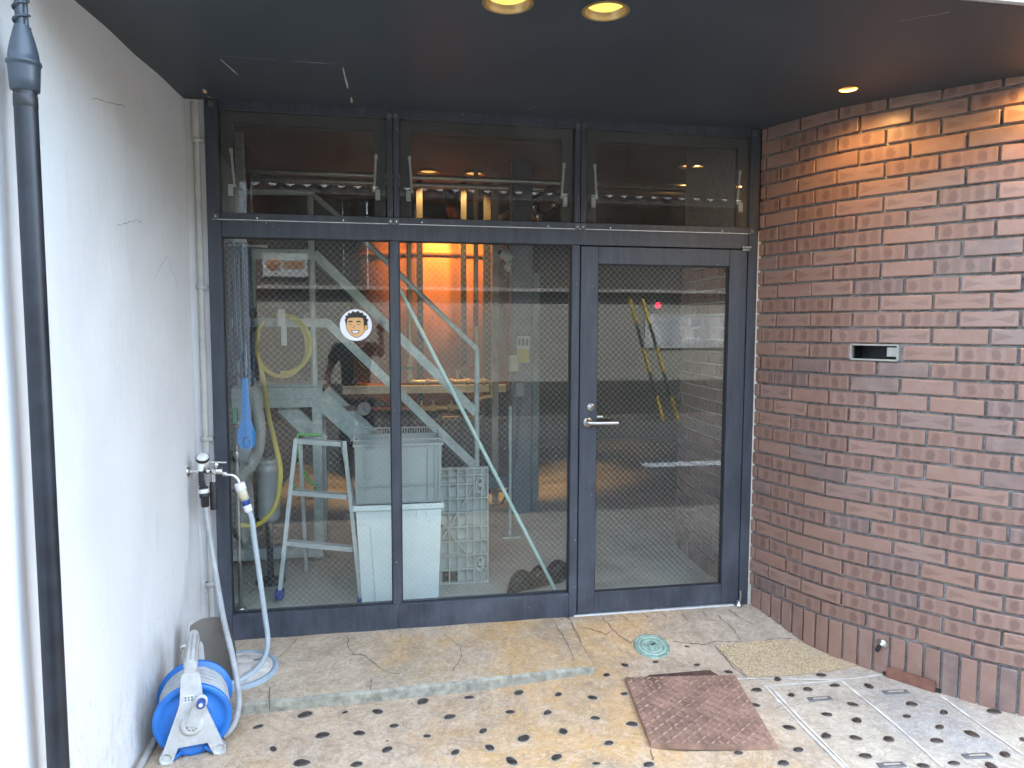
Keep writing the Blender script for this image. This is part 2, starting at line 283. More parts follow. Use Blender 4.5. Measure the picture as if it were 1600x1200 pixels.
# ------------------------------------------------------------------ mesh helpers
class MB:
    def __init__(s): s.v = []; s.f = []; s.sm = []; s.mi = []
    def add(s, vs, fs, smooth=False, mi=0):
        o = len(s.v); s.v += [Vector(v) for v in vs]
        for f in fs: s.f.append([i + o for i in f]); s.sm.append(smooth); s.mi.append(mi)
    def box(s, c, d, rot=None, mi=0, bev=0.0):
        hx, hy, hz = d[0] / 2, d[1] / 2, d[2] / 2
        if bev <= 0:
            vs = [Vector((x * hx, y * hy, z * hz)) for x in (-1, 1) for y in (-1, 1) for z in (-1, 1)]
            fs = [(0, 1, 3, 2), (4, 6, 7, 5), (0, 4, 5, 1), (2, 3, 7, 6), (0, 2, 6, 4), (1, 5, 7, 3)]
        else:
            b = min(bev, hx * .9, hy * .9, hz * .9); vs = []; idx = {}
            for x in (-1, 1):
                for y in (-1, 1):
                    for z in (-1, 1):
                        for a in range(3):
                            p = [x * (hx - b), y * (hy - b), z * (hz - b)]; p[a] = (x, y, z)[a] * (hx, hy, hz)[a]
                            idx[(x, y, z, a)] = len(vs); vs.append(Vector(p))
            fs = []
            for a in range(3):
                b1, b2 = [(1, 2), (2, 0), (0, 1)][a]
                for sg in (-1, 1):
                    q = []
                    for (m, n) in ((-1, -1), (1, -1), (1, 1), (-1, 1)):
                        k = [0, 0, 0]; k[a] = sg; k[b1] = m; k[b2] = n; q.append(idx[(k[0], k[1], k[2], a)])
                    fs.append(q if sg > 0 else q[::-1])
            for a in range(3):
                b1, b2 = [(1, 2), (2, 0), (0, 1)][a]
                for m in (-1, 1):
                    for n in (-1, 1):
                        q = []
                        for (sg, fa) in ((-1, b1), (1, b1), (1, b2), (-1, b2)):
                            k = [0, 0, 0]; k[a] = sg; k[b1] = m; k[b2] = n; q.append(idx[(k[0], k[1], k[2], fa)])
                        fs.append(q if m * n < 0 else q[::-1])
            for x in (-1, 1):
                for y in (-1, 1):
                    for z in (-1, 1):
                        q = [idx[(x, y, z, a)] for a in range(3)]; fs.append(q if x * y * z > 0 else q[::-1])
        if rot is not None: vs = [rot @ v for v in vs]
        s.add([v + Vector(c) for v in vs], fs, False, mi)
    def span(s, a, b, mi=0, bev=0.0):                # box from corner a to corner b
        s.box([(a[i] + b[i]) / 2 for i in range(3)], [abs(b[i] - a[i]) for i in range(3)], None, mi, bev)
    def bar(s, p, q, w, t, upv=(0, 1, 0), mi=0):     # rectangular bar p->q, t thick along upv, w across
        p, q = Vector(p), Vector(q); d = (q - p); L = d.length; d.normalize(); u = Vector(upv); u = (u - d * u.dot(d)).normalized(); w_ = d.cross(u)
        m = Matrix((d, w_, u)).transposed(); s.box((p + q) / 2, (L, w, t), m, mi)
    def tube(s, pts, r, seg=10, caps=True, mi=0, closed=False):
        pts = [Vector(p) for p in pts]; n = len(pts); rr = r if isinstance(r, (list, tuple)) else [r] * n
        T = []
        for i in range(n):
            a = pts[(i - 1) % n if closed else max(i - 1, 0)]; b = pts[(i + 1) % n if closed else min(i + 1, n - 1)]; T.append((b - a).normalized())
        u = T[0].orthogonal().normalized(); vs = []
        for i in range(n):
            u = (u - T[i] * u.dot(T[i])).normalized(); w = T[i].cross(u)
            for k in range(seg):
                a = 2 * math.pi * k / seg; vs.append(pts[i] + (u * math.cos(a) + w * math.sin(a)) * rr[i])
        fs = []
        for i in range(n if closed else n - 1):
            j = (i + 1) % n
            for k in range(seg): fs.append((i * seg + k, i * seg + (k + 1) % seg, j * seg + (k + 1) % seg, j * seg + k))
        s.add(vs, fs, True, mi)
        if caps and not closed:
            s.add(vs[:seg], [tuple(range(seg))[::-1]], False, mi); s.add(vs[-seg:], [tuple(range(seg))], False, mi)
    def cyl(s, p, q, r, seg=16, mi=0, r1=None): s.tube([p, q], [r, r if r1 is None else r1], seg, True, mi)
    def lathe(s, prof, org, axis=(0, 0, 1), seg=24, mi=0, smooth=True):    # prof: (radius, height along axis)
        ax = Vector(axis).normalized(); u = ax.orthogonal().normalized(); w = ax.cross(u); vs = []; o = Vector(org)
        for (r, h) in prof:
            for k in range(seg):
                a = 2 * math.pi * k / seg; vs.append(o + ax * h + (u * math.cos(a) + w * math.sin(a)) * max(r, 1e-5))
        fs = [(i * seg + k, i * seg + (k + 1) % seg, (i + 1) * seg + (k + 1) % seg, (i + 1) * seg + k) for i in range(len(prof) - 1) for k in range(seg)]
        s.add(vs, fs, smooth, mi)
    def prism(s, poly, org, ux, uy, depth, mi=0):      # polygon in plane (ux, uy), extruded by vector depth
        o, ux, uy, d = Vector(org), Vector(ux), Vector(uy), Vector(depth); n = len(poly)
        a = [o + ux * p[0] + uy * p[1] for p in poly]; b = [v + d for v in a]
        s.add(a + b, [tuple(range(n))[::-1], tuple(range(n, 2 * n))] + [(i, (i + 1) % n, n + (i + 1) % n, n + i) for i in range(n)], False, mi)
    def build(s, name, mat, parent=None, origin=None, share=False):
        o = Vector(origin) if origin is not None else (Vector(parent["_w"]) if parent is not None else Vector((0, 0, 0)))
        me = bpy.data.meshes.new(name); me.from_pydata([v - o for v in s.v], [], s.f)
        mats = mat if isinstance(mat, (list, tuple)) else [mat]
        for m in mats: me.materials.append(m)
        for p, sm, mi in zip(me.polygons, s.sm, s.mi): p.use_smooth = sm; p.material_index = mi
        me.update()
        bm = bmesh.new(); bm.from_mesh(me); bmesh.ops.recalc_face_normals(bm, faces=bm.faces); bm.to_mesh(me); bm.free()
        ob = bpy.data.objects.new(name, me); COL.objects.link(ob)
        if parent is not None:
            ob.parent = parent; ob.location = o - Vector(parent["_w"])
        else: ob.location = o
        ob["_w"] = list(o); return ob

def tag(o, label=None, cat=None, group=None, kind=None):
    if label: o['label'] = label
    if cat: o['category'] = cat
    if group: o['group'] = group
    if kind: o['kind'] = kind
    return o
def thing(name, label, cat, loc, group=None):
    o = bpy.data.objects.new(name, None); COL.objects.link(o); o.location = loc; o["_w"] = list(loc); o.empty_display_size = .05
    return tag(o, label, cat, group)
def copy_tree(o, delta, parent=None):
    c = o.copy(); COL.objects.link(c); d = Vector(delta)
    if parent is not None: c.parent = parent
    else: c.location = o.location + d
    c["_w"] = list(Vector(o["_w"]) + d)
    for ch in list(o.children): copy_tree(ch, delta, c)
    return c
def cr(P, n=8, closed=False):
    P = [Vector(p) for p in P]; Q = [2 * P[0] - P[1]] + P + [2 * P[-1] - P[-2]]; out = []
    for i in range(1, len(Q) - 2):
        p0, p1, p2, p3 = Q[i - 1:i + 3]
        for k in range(n):
            t = k / n; out.append(.5 * (2 * p1 + (p2 - p0) * t + (2 * p0 - 5 * p1 + 4 * p2 - p3) * t * t + (3 * p1 - p0 - 3 * p2 + p3) * t ** 3))
    return out + [P[-1]]
def sstep(a, b, x):
    t = max(0, min(1, (x - a) / (b - a))); return t * t * (3 - 2 * t)
def ceil_z(y): return 2.69 + .04 * min(y, 0)
def ground(x, y):
    zr = -.082 * sstep(0, .5, -y) - .012 * max(0, min(-y - .4, 1.2))
    zl = -.078 + .020 * sstep(.45, 1.0, x) - .010 * max(0, min(-y - .62, 1.2))
    x0 = .80 + .16 * sstep(.15, .5, -y); k = sstep(x0, x0 + .22, x); return zl * (1 - k) + zr * k
def slab_z(y): return -.045 * max(0, -y)
CAMX = (0, -3.7645)

# ------------------------------------------------------------------ ground, road, street opposite
mb = MB(); mb.add([(-300, -300, -.20), (300, -300, -.20), (300, 300, -.20), (-300, 300, -.20)], [(0, 1, 2, 3)])
tag(mb.build("ground", ASPHALT), kind='structure')
mb = MB(); mb.add([(-60, -8.86, -.125), (60, -8.86, -.125), (60, -2.5, -.125), (-60, -2.5, -.125)], [(0, 1, 2, 3)])
road = tag(mb.build("road", ASPHALT), kind='structure')
mb = MB(); mb.span((3.2, -4.80, -.124), (9.5, -4.52, -.121)); mb.build("road_line", ROADW, road)
mb = MB(); mb.span((-60, -9.3, -.3), (60, -8.86, -.06), 0, .01); tag(mb.build("far_kerb", M("dirty_kerb", (.07, .068, .064), .9, 0, .3, 10, .3)), kind='structure')

def sheet(x0, x1, y0, y1, nx, ny, fz):
    m = MB(); vs = [(x0 + (x1 - x0) * i / nx, y0 + (y1 - y0) * j / ny, fz(x0 + (x1 - x0) * i / nx, y0 + (y1 - y0) * j / ny)) for j in range(ny + 1) for i in range(nx + 1)]
    m.add(vs, [(j * (nx + 1) + i, j * (nx + 1) + i + 1, (j + 1) * (nx + 1) + i + 1, (j + 1) * (nx + 1) + i) for j in range(ny) for i in range(nx)], True); return m
pave = tag(sheet(-1.6, 5.2, -2.52, .02, 96, 40, ground).build("pavement", PAVE), kind='structure')
# raised slab under the shop window with a worn nosing
m = MB(); nx = 24
front = lambda x: -.585 + .036 * (x - .04) - .004 * math.sin(x * 5 + 1)
vs = []; rows = 10
for i in range(nx + 1):
    x = -1.05 + 2.035 * i / nx
    for j in range(rows + 1):
        y = .03 + (front(x) + .012 - .03) * j / rows; vs.append((x, y, slab_z(y) + .0015 * math.sin(x * 17 + y * 23)))
    vs.append((x, front(x), slab_z(front(x)) - .010)); vs.append((x, front(x) - .004, -.14))
w = rows + 3
m.add(vs, [(i * w + j, (i + 1) * w + j, (i + 1) * w + j + 1, i * w + j + 1) for i in range(nx) for j in range(rows)], True, 0)
m.add(vs, [(i * w + j, (i + 1) * w + j, (i + 1) * w + j + 1, i * w + j + 1) for i in range(nx) for j in (rows, rows + 1)], False, 1)
e = nx * w; m.add([vs[e], vs[e + rows], vs[e + rows + 1], vs[e + w - 1], (vs[e][0], .03, -.14)], [(0, 1, 2, 3, 4)], False, 1)
slab = tag(m.build("entrance_slab", [SLAB, CURB]), kind='structure')

def ribbon(mbx, pts, w, zf, lift=.0015):
    P = [Vector((p[0], p[1], 0)) for p in pts]; vs = []
    for i, p in enumerate(P):
        d = (P[min(i + 1, len(P) - 1)] - P[max(i - 1, 0)]).normalized(); n = Vector((-d.y, d.x, 0)); ww = w * (.55 + .9 * random.random()) / 2
        for s_ in (-1, 1):
            q = p + n * ww * s_; vs.append((q.x, q.y, zf(q.x, q.y) + lift))
    mbx.add(vs, [(2 * i, 2 * i + 1, 2 * i + 3, 2 * i + 2) for i in range(len(P) - 1)])
def jag(a, b, n, amp):
    out = []
    for i in range(n + 1):
        t = i / n; d = amp if 0 < i < n else 0
        out.append((a[0] + (b[0] - a[0]) * t + random.uniform(-d, d), a[1] + (b[1] - a[1]) * t + random.uniform(-d, d)))
    return out
sz = lambda x, y: slab_z(y)
m = MB()
for L in ([(-0.446, -0.03), (-0.468, -0.121), (-0.501, -0.194), (-0.522, -0.235)],
          [(-0.193, -0.034), (-0.181, -0.166), (-0.151, -0.25)],
          [(-0.069, -0.471), (-0.06, -0.595)],
          [(-0.173, -0.235), (-0.098, -0.258), (-0.044, -0.353)],
          [(-0.065, -0.339), (0.007, -0.433), (0.067, -0.463)],
          [(0.579, -0.525), (0.579, -0.585)],
          [(-0.511, -0.486), (-0.485, -0.683)],
          [(0.909, -0.039), (0.913, -0.171), (0.917, -0.294), (0.904, -0.472)],
          [(0.313, -0.482), (0.37, -0.344), (0.371, -0.231), (0.304, -0.1)]):
    P = []
    for a, b in zip(L[:-1], L[1:]): P += jag(a, b, 4, .006)[:-1]
    ribbon(m, P + [L[-1]], .0032, sz)
m.build("crack", CRACK, slab)
m = MB()
for L in ([(1.30, -.03), (1.31, -.09)], [(1.42, -.02), (1.435, -.075)], [(1.53, -.03), (1.54, -.08)], [(1.92, -.05), (1.95, -.14), (1.99, -.20)], [(1.188, 0.02), (1.182, -0.059), (1.199, -0.147), (1.222, -0.214), (1.27, -0.278)],
          [(1.012, -0.118), (1.062, -0.127), (1.114, -0.164), (1.157, -0.197), (1.191, -0.173)],
          [(0.998, 0.036), (0.999, -0.132), (1.008, -0.287), (1.0, -0.46)],
          [(1.487, -0.289), (1.567, -0.311), (1.646, -0.333), (1.717, -0.316), (1.785, -0.326), (1.855, -0.331), (1.938, -0.348), (2.03, -0.332), (2.147, -0.339)],
          [(1.831, -0.099), (1.847, -0.163), (1.865, -0.24), (1.858, -0.325)],
          [(1.64, -0.057), (1.645, -0.132)],
          [(1.764, -0.046), (1.773, -0.1)],
          [(1.7, -0.353), (1.699, -0.548), (1.721, -0.681)],
          [(1.034, -1.164), (1.012, -1.238)]):
    P = []
    for a, b in zip(L[:-1], L[1:]): P += jag(a, b, 4, .006)[:-1]
    ribbon(m, P + [L[-1]], .0042, ground)
m.build("crack", CRACK, pave)
# pale mortar lines between the paving strips on the right
for L in ([(1.759, -0.755), (1.742, -1.031), (1.737, -1.374)],
          [(1.78, -0.758), (1.765, -1.035), (1.754, -1.377)],
          [(2.145, -0.766), (2.141, -1.114), (2.115, -1.439)],
          [(2.511, -0.966), (2.501, -1.147), (2.495, -1.423)],
          [(1.654, -0.668), (1.744, -0.674), (2.149, -0.752), (2.4, -0.742)],
          [(1.747, -0.753), (2.153, -0.762)]):
    m = MB(); P = cr([(a, b, 0) for a, b in L], 6); ribbon(m, [(p.x, p.y) for p in P], .011, ground, .003); m.build("mortar_line", MLINE, pave)
PEB =  [(-0.343, -0.649, 0.032), (-0.175, -0.659, 0.015), (-0.035, -0.677, 0.025), (0.163, -0.626, 0.031), (0.374, -0.628, 0.024), (0.601, -0.631, 0.026), (0.772, -0.692, 0.02), (0.534, -0.781, 0.021), (0.691, -0.826, 0.023), (0.271, -0.773, 0.026), (0.034, -0.802, 0.02), (-0.527, -0.712, 0.022), (-0.257, -0.822, 0.029), (-0.109, -0.833, 0.025), (0.166, -0.9, 0.016), (0.398, -0.903, 0.022), (0.554, -0.988, 0.029), (0.722, -0.979, 0.024), (-0.443, -0.885, 0.021), (0.004, -0.968, 0.024), (0.408, -1.025, 0.024), (0.269, -1.032, 0.021), (0.654, -1.142, 0.026), (-0.322, -1.0, 0.032), (-0.113, -1.045, 0.024), (0.479, -1.128, 0.031), (0.004, -0.906, 0.006), (-0.632, -0.653, 0.017), (1.174, -0.445, 0.022), (1.337, -0.44, 0.018), (1.533, -0.498, 0.017), (1.654, -0.592, 0.022), (1.549, -0.337, 0.014), (1.044, -0.553, 0.02), (1.072, -0.727, 0.019), (0.914, -0.757, 0.023), (0.878, -0.918, 0.021), (1.019, -0.984, 0.025), (0.879, -1.103, 0.021), (0.793, -1.218, 0.017), (0.985, -1.267, 0.023), (1.852, -0.698, 0.024), (2.083, -0.697, 0.025), (1.702, -0.775, 0.027), (1.837, -0.844, 0.02), (1.941, -0.809, 0.025), (2.089, -0.799, 0.027), (2.243, -0.831, 0.027), (1.629, -0.896, 0.021), (2.064, -0.965, 0.024), (1.899, -1.021, 0.024), (1.999, -1.085, 0.026), (2.328, -1.007, 0.029), (2.42, -1.092, 0.027), (2.235, -1.094, 0.02), (2.643, -1.125, 0.031), (1.679, -1.086, 0.026), (1.797, -1.168, 0.027), (1.909, -1.203, 0.024), (2.039, -1.234, 0.027), (2.312, -1.192, 0.026), (2.407, -1.26, 0.031), (2.226, -1.277, 0.027), (1.628, -1.237, 0.023), (1.868, -1.321, 0.027), (1.381, -1.216, 0.019), (1.521, -1.307, 0.025), (2.18, -1.422, 0.025), (2.424, -1.407, 0.026), (2.585, -1.33, 0.018), (2.047, -1.416, 0.024), (2.305, -1.466, 0.031)]
RECT =  [((1.948, -0.897), (2.005, -0.9)), ((2.331, -0.902), (2.393, -0.907)), ((2.306, -1.396), (2.363, -1.401)), ((1.93, -1.39), (1.985, -1.395))]

# ------------------------------------------------------------------ pebbles set in the paving
def pebble_mesh(seed):
    rn = random.Random(seed); m = MB(); n = 14
    rad = [1 + rn.uniform(-.09, .09) for _ in range(n)]; asp = rn.uniform(.55, .85)
    ring = lambda f, z: [(math.cos(2 * math.pi * k / n) * f * rad[k], math.sin(2 * math.pi * k / n) * f * rad[k] * asp, z + .0) for k in range(n)]
    vs = ring(1.0, -.03) + ring(.98, .06) + ring(.74, .20) + ring(.38, .27) + [(0, 0, .29)]
    m.add(vs, [(i * n + k, i * n + (k + 1) % n, (i + 1) * n + (k + 1) % n, (i + 1) * n + k) for i in range(3) for k in range(n)] + [(3 * n + k, 3 * n + (k + 1) % n, 4 * n) for k in range(n)], True, 0)
    q = [(v[0] * 1.26, v[1] * 1.34, .004) for v in ring(1, 0)] + [(v[0] * 1.10, v[1] * 1.14, .045) for v in ring(1, 0)] + [(v[0] * .99, v[1] * .99, .012) for v in ring(1, 0)]
    m.add(q, [(i * n + k, i * n + (k + 1) % n, (i + 1) * n + (k + 1) % n, (i + 1) * n + k) for i in range(2) for k in range(n)], True, 1)
    return m
PM = []
for i in range(7):
    o = pebble_mesh(i).build("pebble", [PEBBLE, PEBRIM], pave); PM.append(o.data); bpy.data.objects.remove(o)
extra = []
rp = random.Random(3)
for _ in range(900):
    x, y = rp.uniform(-.9, 4.8), rp.uniform(-2.45, -1.28)
    if all((x - a) ** 2 + (y - b) ** 2 > .0225 for a, b, _r in PEB + extra) and not (.98 < x < 1.7 and y > -1.3) and (y < -1.45 - .0 * x or x > 2.7) and not (x < -.45 and y > -1.25): extra.append((x, y, rp.uniform(.02, .03)))
for i, (x, y, s) in enumerate(PEB + extra[:110]):
    o = bpy.data.objects.new("pebble", PM[i % 7]); COL.objects.link(o); o.parent = pave
    s *= 1.0; o.location = (x, y, ground(x, y) + .001); o.scale = (s, s, s * .9); o.rotation_euler = (0, 0, random.choice([0, 0, math.pi]) + random.uniform(-.75, .75) + (1.3 if random.random() < .15 else 0))
for (c, e) in RECT:                                   # slate strips let into the right hand paving
    m = MB(); dx, dy = e[0] - c[0], e[1] - c[1]; a = math.atan2(dy, dx); m.box((c[0], c[1], ground(*c) + .001), (2 * math.hypot(dx, dy), .034, .008), Matrix.Rotation(a, 3, 'Z'), 0, .003)
    m.box((c[0], c[1], ground(*c) + .004), (1.2 * math.hypot(dx, dy), .008, .006), Matrix.Rotation(a, 3, 'Z'), 1, .001); m.build("slate_strip", [M("slate_%d" % len(bpy.data.materials), (.14, .13, .125), .6, 0, .3, 40, .3), PEBRIM], pave)
# panel of exposed aggregate beside the brick wall
m = MB(); poly = [(1.704, -.352), (1.86, -.338), (2.0, -.345), (2.13, -.348), (2.19, -.40), (2.265, -.52), (2.33, -.635), (2.188, -.668), (1.95, -.678), (1.727, -.662), (1.712, -.5)]
cxy = (1.97, -.50); vs = [(a, b, ground(a, b) + .0035) for a, b in poly]; mid = [((a + cxy[0]) / 2, (b + cxy[1]) / 2, ground((a + cxy[0]) / 2, (b + cxy[1]) / 2) + .0045) for a, b in poly]; n = len(poly)
m.add(vs + mid + [(cxy[0], cxy[1], ground(*cxy) + .0045)], [(k, (k + 1) % n, n + (k + 1) % n, n + k) for k in range(n)] + [(n + k, n + (k + 1) % n, 2 * n) for k in range(n)], True)
m.build("aggregate_panel", AGG, pave)

# rusty chequer plate over a pit, with its angle iron
pl = [(1.123, -.597), (1.654, -.654), (1.546, -1.223), (1.036, -1.155)]
t = thing("access_plate", "rusty brown steel chequer plate lying on the stained paving", "access plate", (1.33, -.9, -.09))
zc = lambda x, y: ground(x, y) + .018
m = MB(); top = [(a, b, zc(a, b)) for a, b in pl]; bot = [(a, b, zc(a, b) - .022) for a, b in pl]
m.add(top + bot, [(0, 1, 2, 3), (7, 6, 5, 4), (0, 4, 5, 1), (1, 5, 6, 2), (2, 6, 7, 3), (3, 7, 4, 0)]); m.build("plate", RUST, t)
m = MB(); NX, NY = 17, 18
for i in range(NX):
    for j in range(NY):
        u, v = (i + .5) / NX, (j + .5) / NY
        a = Vector(top[0]).lerp(Vector(top[1]), u); b = Vector(top[3]).lerp(Vector(top[2]), u); p = a.lerp(b, v); p.z = p.z * 1 + .0
        ang = (R(38) if (i + j) % 2 else R(-52)) - .1; d = Vector((math.cos(ang), math.sin(ang), 0)) * .0185; nn = Vector((-d.y, d.x, 0)) * .17
        z0 = Vector((0, 0, -.001)); z1 = Vector((0, 0, .0052))
        m.add([p - d + z0, p + nn + z0, p + d + z0, p - nn + z0, p - d * .72 + z1, p + nn * .55 + z1, p + d * .72 + z1, p - nn * .55 + z1], [(4, 5, 6, 7), (0, 1, 5, 4), (1, 2, 6, 5), (2, 3, 7, 6), (3, 0, 4, 7)])
tag(m.build("tread_bars", M("worn_lit_tread", (.40, .245, .18), .42, .15, .35, 30, .2), t), kind='stuff')  # worn bars, with their lit tops also painted in as lighter colour
m = MB(); q = [(1.18, -.592), (1.24, -.572), (1.40, -.562), (1.572, -.572), (1.600, -.650), (1.40, -.628), (1.165, -.603)]; m.add([(a, b, ground(a, b) + .005) for a, b in q], [tuple(range(7))]); m.build("pit_edge", RUSTD, t)
m = MB(); m.bar((1.25, -.578, ground(1.25, -.578) + .006), (1.565, -.582, ground(1.565, -.582) + .006), .014, .010, (0, 0, 1)); m.build("angle_iron", RUSTD, t)
# bronze drain cover
t = thing("drain_cover", "small round green bronze drain cover in the paving by the door", "drain cover", (1.362, -.322, ground(1.362, -.322)))
m = MB(); m.lathe([(.001, .008), (.030, .008), (.034, .006), (.040, .008), (.055, .008), (.059, .0055), (.066, .008), (.073, .008), (.075, .0055), (.083, .0055), (.085, .009), (.092, .009), (.093, -.01)], (1.362, -.322, ground(1.362, -.322) + .003), (0, -.235, 1), 40); m.build("lid", PATINA, t)
for rr_ in (.0475, .0695):
    m = MB(); m.lathe([(rr_ - .004, .0075), (rr_ - .002, .0095), (rr_ + .002, .0095), (rr_ + .004, .0075)], (1.362, -.322, ground(1.362, -.322) + .003), (0, -.235, 1), 40); m.build("raised_ring", M("pale_bronze_%d" % len(bpy.data.materials), (.40, .50, .42), .5, .1, .2, 40, .2), t)  # ring ridges in a paler colour than the lid
m = MB(); m.box((1.375, -.312, ground(1.375, -.312) + .012), (.03, .008, .004), Matrix.Rotation(.4, 3, 'Z'), 0, .001); m.build("lifting_slot", BLACKP, t)
# round cover in the corner of the slab
t = thing("manhole_cover", "pale round manhole cover in the slab corner behind the hose reel", "manhole cover", (-.675, -.32, slab_z(-.32)))
m = MB(); zz = slab_z(-.32); m.lathe([(.001, .006), (.05, .006), (.053, .004), (.058, .006), (.13, .006), (.134, .003), (.139, .006), (.150, .006), (.151, .0)], (-.675, -.32, zz + .010), (0, -.045, 1), 48); m.build("lid", MANHOLE, t)
m = MB(); m.lathe([(.151, .002), (.156, .002), (.158, .009), (.170, .009), (.176, .004), (.178, -.012)], (-.675, -.32, zz + .010), (0, -.045, 1), 48); m.build("rim", M("blue_grey_rim", (.30, .37, .42), .6, 0, .15, 20, .1), t)
m = MB(); m.box((-.60, -.25, zz + .018), (.045, .02, .003), Matrix.Rotation(.1, 3, 'Z'), 0, .001); m.build("grip", STEEL, t)
m = MB(); m.box((-.72, -.34, zz + .0165), (.03, .012, .003), Matrix.Rotation(.3, 3, 'Z'), 0, .001); m.build("keyhole", BLACKP, t)

# ------------------------------------------------------------------ left white wall
lw = thing("plaster_wall", "cracked white plaster wall on the left, running towards the street", "wall", (-.93, -.9, 0))
xw = lambda y: -.918 + .035 * min(0, y)
m = MB(); ny, nz = 30, 24; Y0, Y1, Z0, Z1 = .03, -2.35, -.2, 3.1
vs = [(xw(Y0 + (Y1 - Y0) * j / ny) + .004 * math.sin(j * .9 + i * .33) * math.sin(i * .55), Y0 + (Y1 - Y0) * j / ny, Z0 + (Z1 - Z0) * i / nz) for i in range(nz + 1) for j in range(ny + 1)]
m.add(vs, [(i * (ny + 1) + j, i * (ny + 1) + j + 1, (i + 1) * (ny + 1) + j + 1, (i + 1) * (ny + 1) + j) for i in range(nz) for j in range(ny)], True)
m.span((-1.25, -2.352, -.2), (-1.003, .03, 3.1)); m.span((-1.1, .031, -.1), (-.828, .11, 2.9))
m.build("plaster", PLASTER, lw)
def wall_crack(pts, w):
    m = MB(); vs = []
    for i, (y, z) in enumerate(pts):
        ww = w * (.5 + random.random()); x = xw(y) + .0055
        vs += [(x, y, z - ww), (x, y, z + ww)]
    m.add(vs, [(2 * i, 2 * i + 1, 2 * i + 3, 2 * i + 2) for i in range(len(pts) - 1)]); m.build("crack", CRACK, lw)
wall_crack(jag((-.88, 1.965), (-.62, 2.02), 14, .008), .0009)
wall_crack(jag((-.50, 1.80), (-.34, 1.90), 8, .006) + jag((-.33, 1.90), (-.18, 1.78), 8, .006), .0008)
wall_crack(jag((-.40, 2.3), (-.34, 2.12), 6, .005), .0007)
wall_crack(jag((-1.05, 2.36), (-.75, 2.42), 8, .006), .0007)
t = thing("building_above", "unseen upper storey over the porch, massed to keep the sun off it", "building", (1, 0, 3))  # unseen mass, its height set to block the sun from the porch
m = MB(); m.span((-9, -1.70, 2.845), (12, .12, 7.2)); m.build("wall", CONCRETE, t)
m = MB(); m.span((-9, .121, 3.15), (12, 6.6, 7.19)); m.build("rear_wall", CONCRETE, t)
# ------------------------------------------------------------------ soffit with chipped paint
cl = thing("porch_ceiling", "dark charcoal painted soffit over the entrance, chipped in places", "ceiling", (.7, -.8, 2.66))
HOLES = [(.41, -1.40, .072), (.735, -1.40, .068), (2.055, -.776, .037), (2.63, -1.27, .037)]
bm = bmesh.new()
def ring_loop(bm, cx, cy, r, n=28):
    vs = [bm.verts.new((cx + r * math.cos(2 * math.pi * k / n), cy + r * math.sin(2 * math.pi * k / n), ceil_z(cy + r * math.sin(2 * math.pi * k / n)))) for k in range(n)]
    return [bm.edges.new((vs[k], vs[(k + 1) % n])) for k in range(n)]
ed = []
ov = [bm.verts.new((x, y, ceil_z(y))) for x, y in ((-1.25, -1.70), (4.4, -1.70), (4.4, .10), (-1.25, .10))]
ed += [bm.edges.new((ov[k], ov[(k + 1) % 4])) for k in range(4)]
for hx, hy, hr in HOLES: ed += ring_loop(bm, hx, hy, hr)
bmesh.ops.triangle_fill(bm, use_beauty=True, use_dissolve=False, edges=ed)
dead = [f for f in bm.faces if any((f.calc_center_median().x - h[0]) ** 2 + (f.calc_center_median().y - h[1]) ** 2 < (h[2] * .97) ** 2 for h in HOLES)]
if dead: bmesh.ops.delete(bm, geom=dead, context='FACES')
m = MB(); bm.verts.ensure_lookup_table(); bm.verts.index_update(); m.add([v.co.copy() for v in bm.verts], [[v.index for v in f.verts] for f in bm.faces]); bm.free()
m.build("soffit_board", SOFFIT, cl)
m = MB(); m.span((-1.25, -1.722, 2.6225), (4.4, -1.702, 2.84)); m.build("fascia", M("pale_fascia", (.55, .54, .50), .6), cl)
def chip(pts, mat):
    m = MB(); P = [(x, y, ceil_z(y) - .0015) for x, y in pts]; c = Vector((sum(p[0] for p in P) / len(P), sum(p[1] for p in P) / len(P), 0)); c.z = ceil_z(c.y) - .006
    m.add(P + [c], [(k, (k + 1) % len(P), len(P)) for k in range(len(P))]); m.build("paint_chip", mat, cl)
WOODC = M("bare_plaster_chip", (.80, .58, .32), .8)
chip([(-.81, -.075), (-.80, -.16), (-.785, -.19), (-.775, -.13), (-.79, -.06)], WOODC); chip([(-.81, -.03), (-.80, -.055), (-.775, -.012), (-.785, -.006)], PEBRIM)
chip([(-.135, -.14), (-.128, -.19), (-.120, -.13), (-.126, -.03), (-.133, -.035)], WOODC)
SCR = M("pale_scratch", (.50, .50, .48), .8)
def scr(a, b, w=.0042):
    m = MB(); P = jag(a, b, 5, .002); vs = []
    d = (Vector(b) - Vector(a)).normalized()
    for p in P:
        ww = w * random.uniform(.3, 1); vs += [(p[0] - d.y * ww, p[1] + d.x * ww, ceil_z(p[1]) - .003), (p[0] + d.y * ww, p[1] - d.x * ww, ceil_z(p[1]) - .003)]
    m.add(vs, [(2 * i, 2 * i + 1, 2 * i + 3, 2 * i + 2) for i in range(len(P) - 1)]); m.build("scratch", SCR, cl)
scr((-.143, -.62), (-.138, -.31)); scr((-.62, -.62), (-.59, -.42)); scr((-.60, -.665), (-.40, -.66), .001); scr((-.33, -.66), (-.17, -.655), .003)
scr((.72, -.10), (.80, -.26), .001); scr((.85, -.5), (.875, -.56), .001); scr((1.73, -1.52), (1.83, -1.62), .0014)
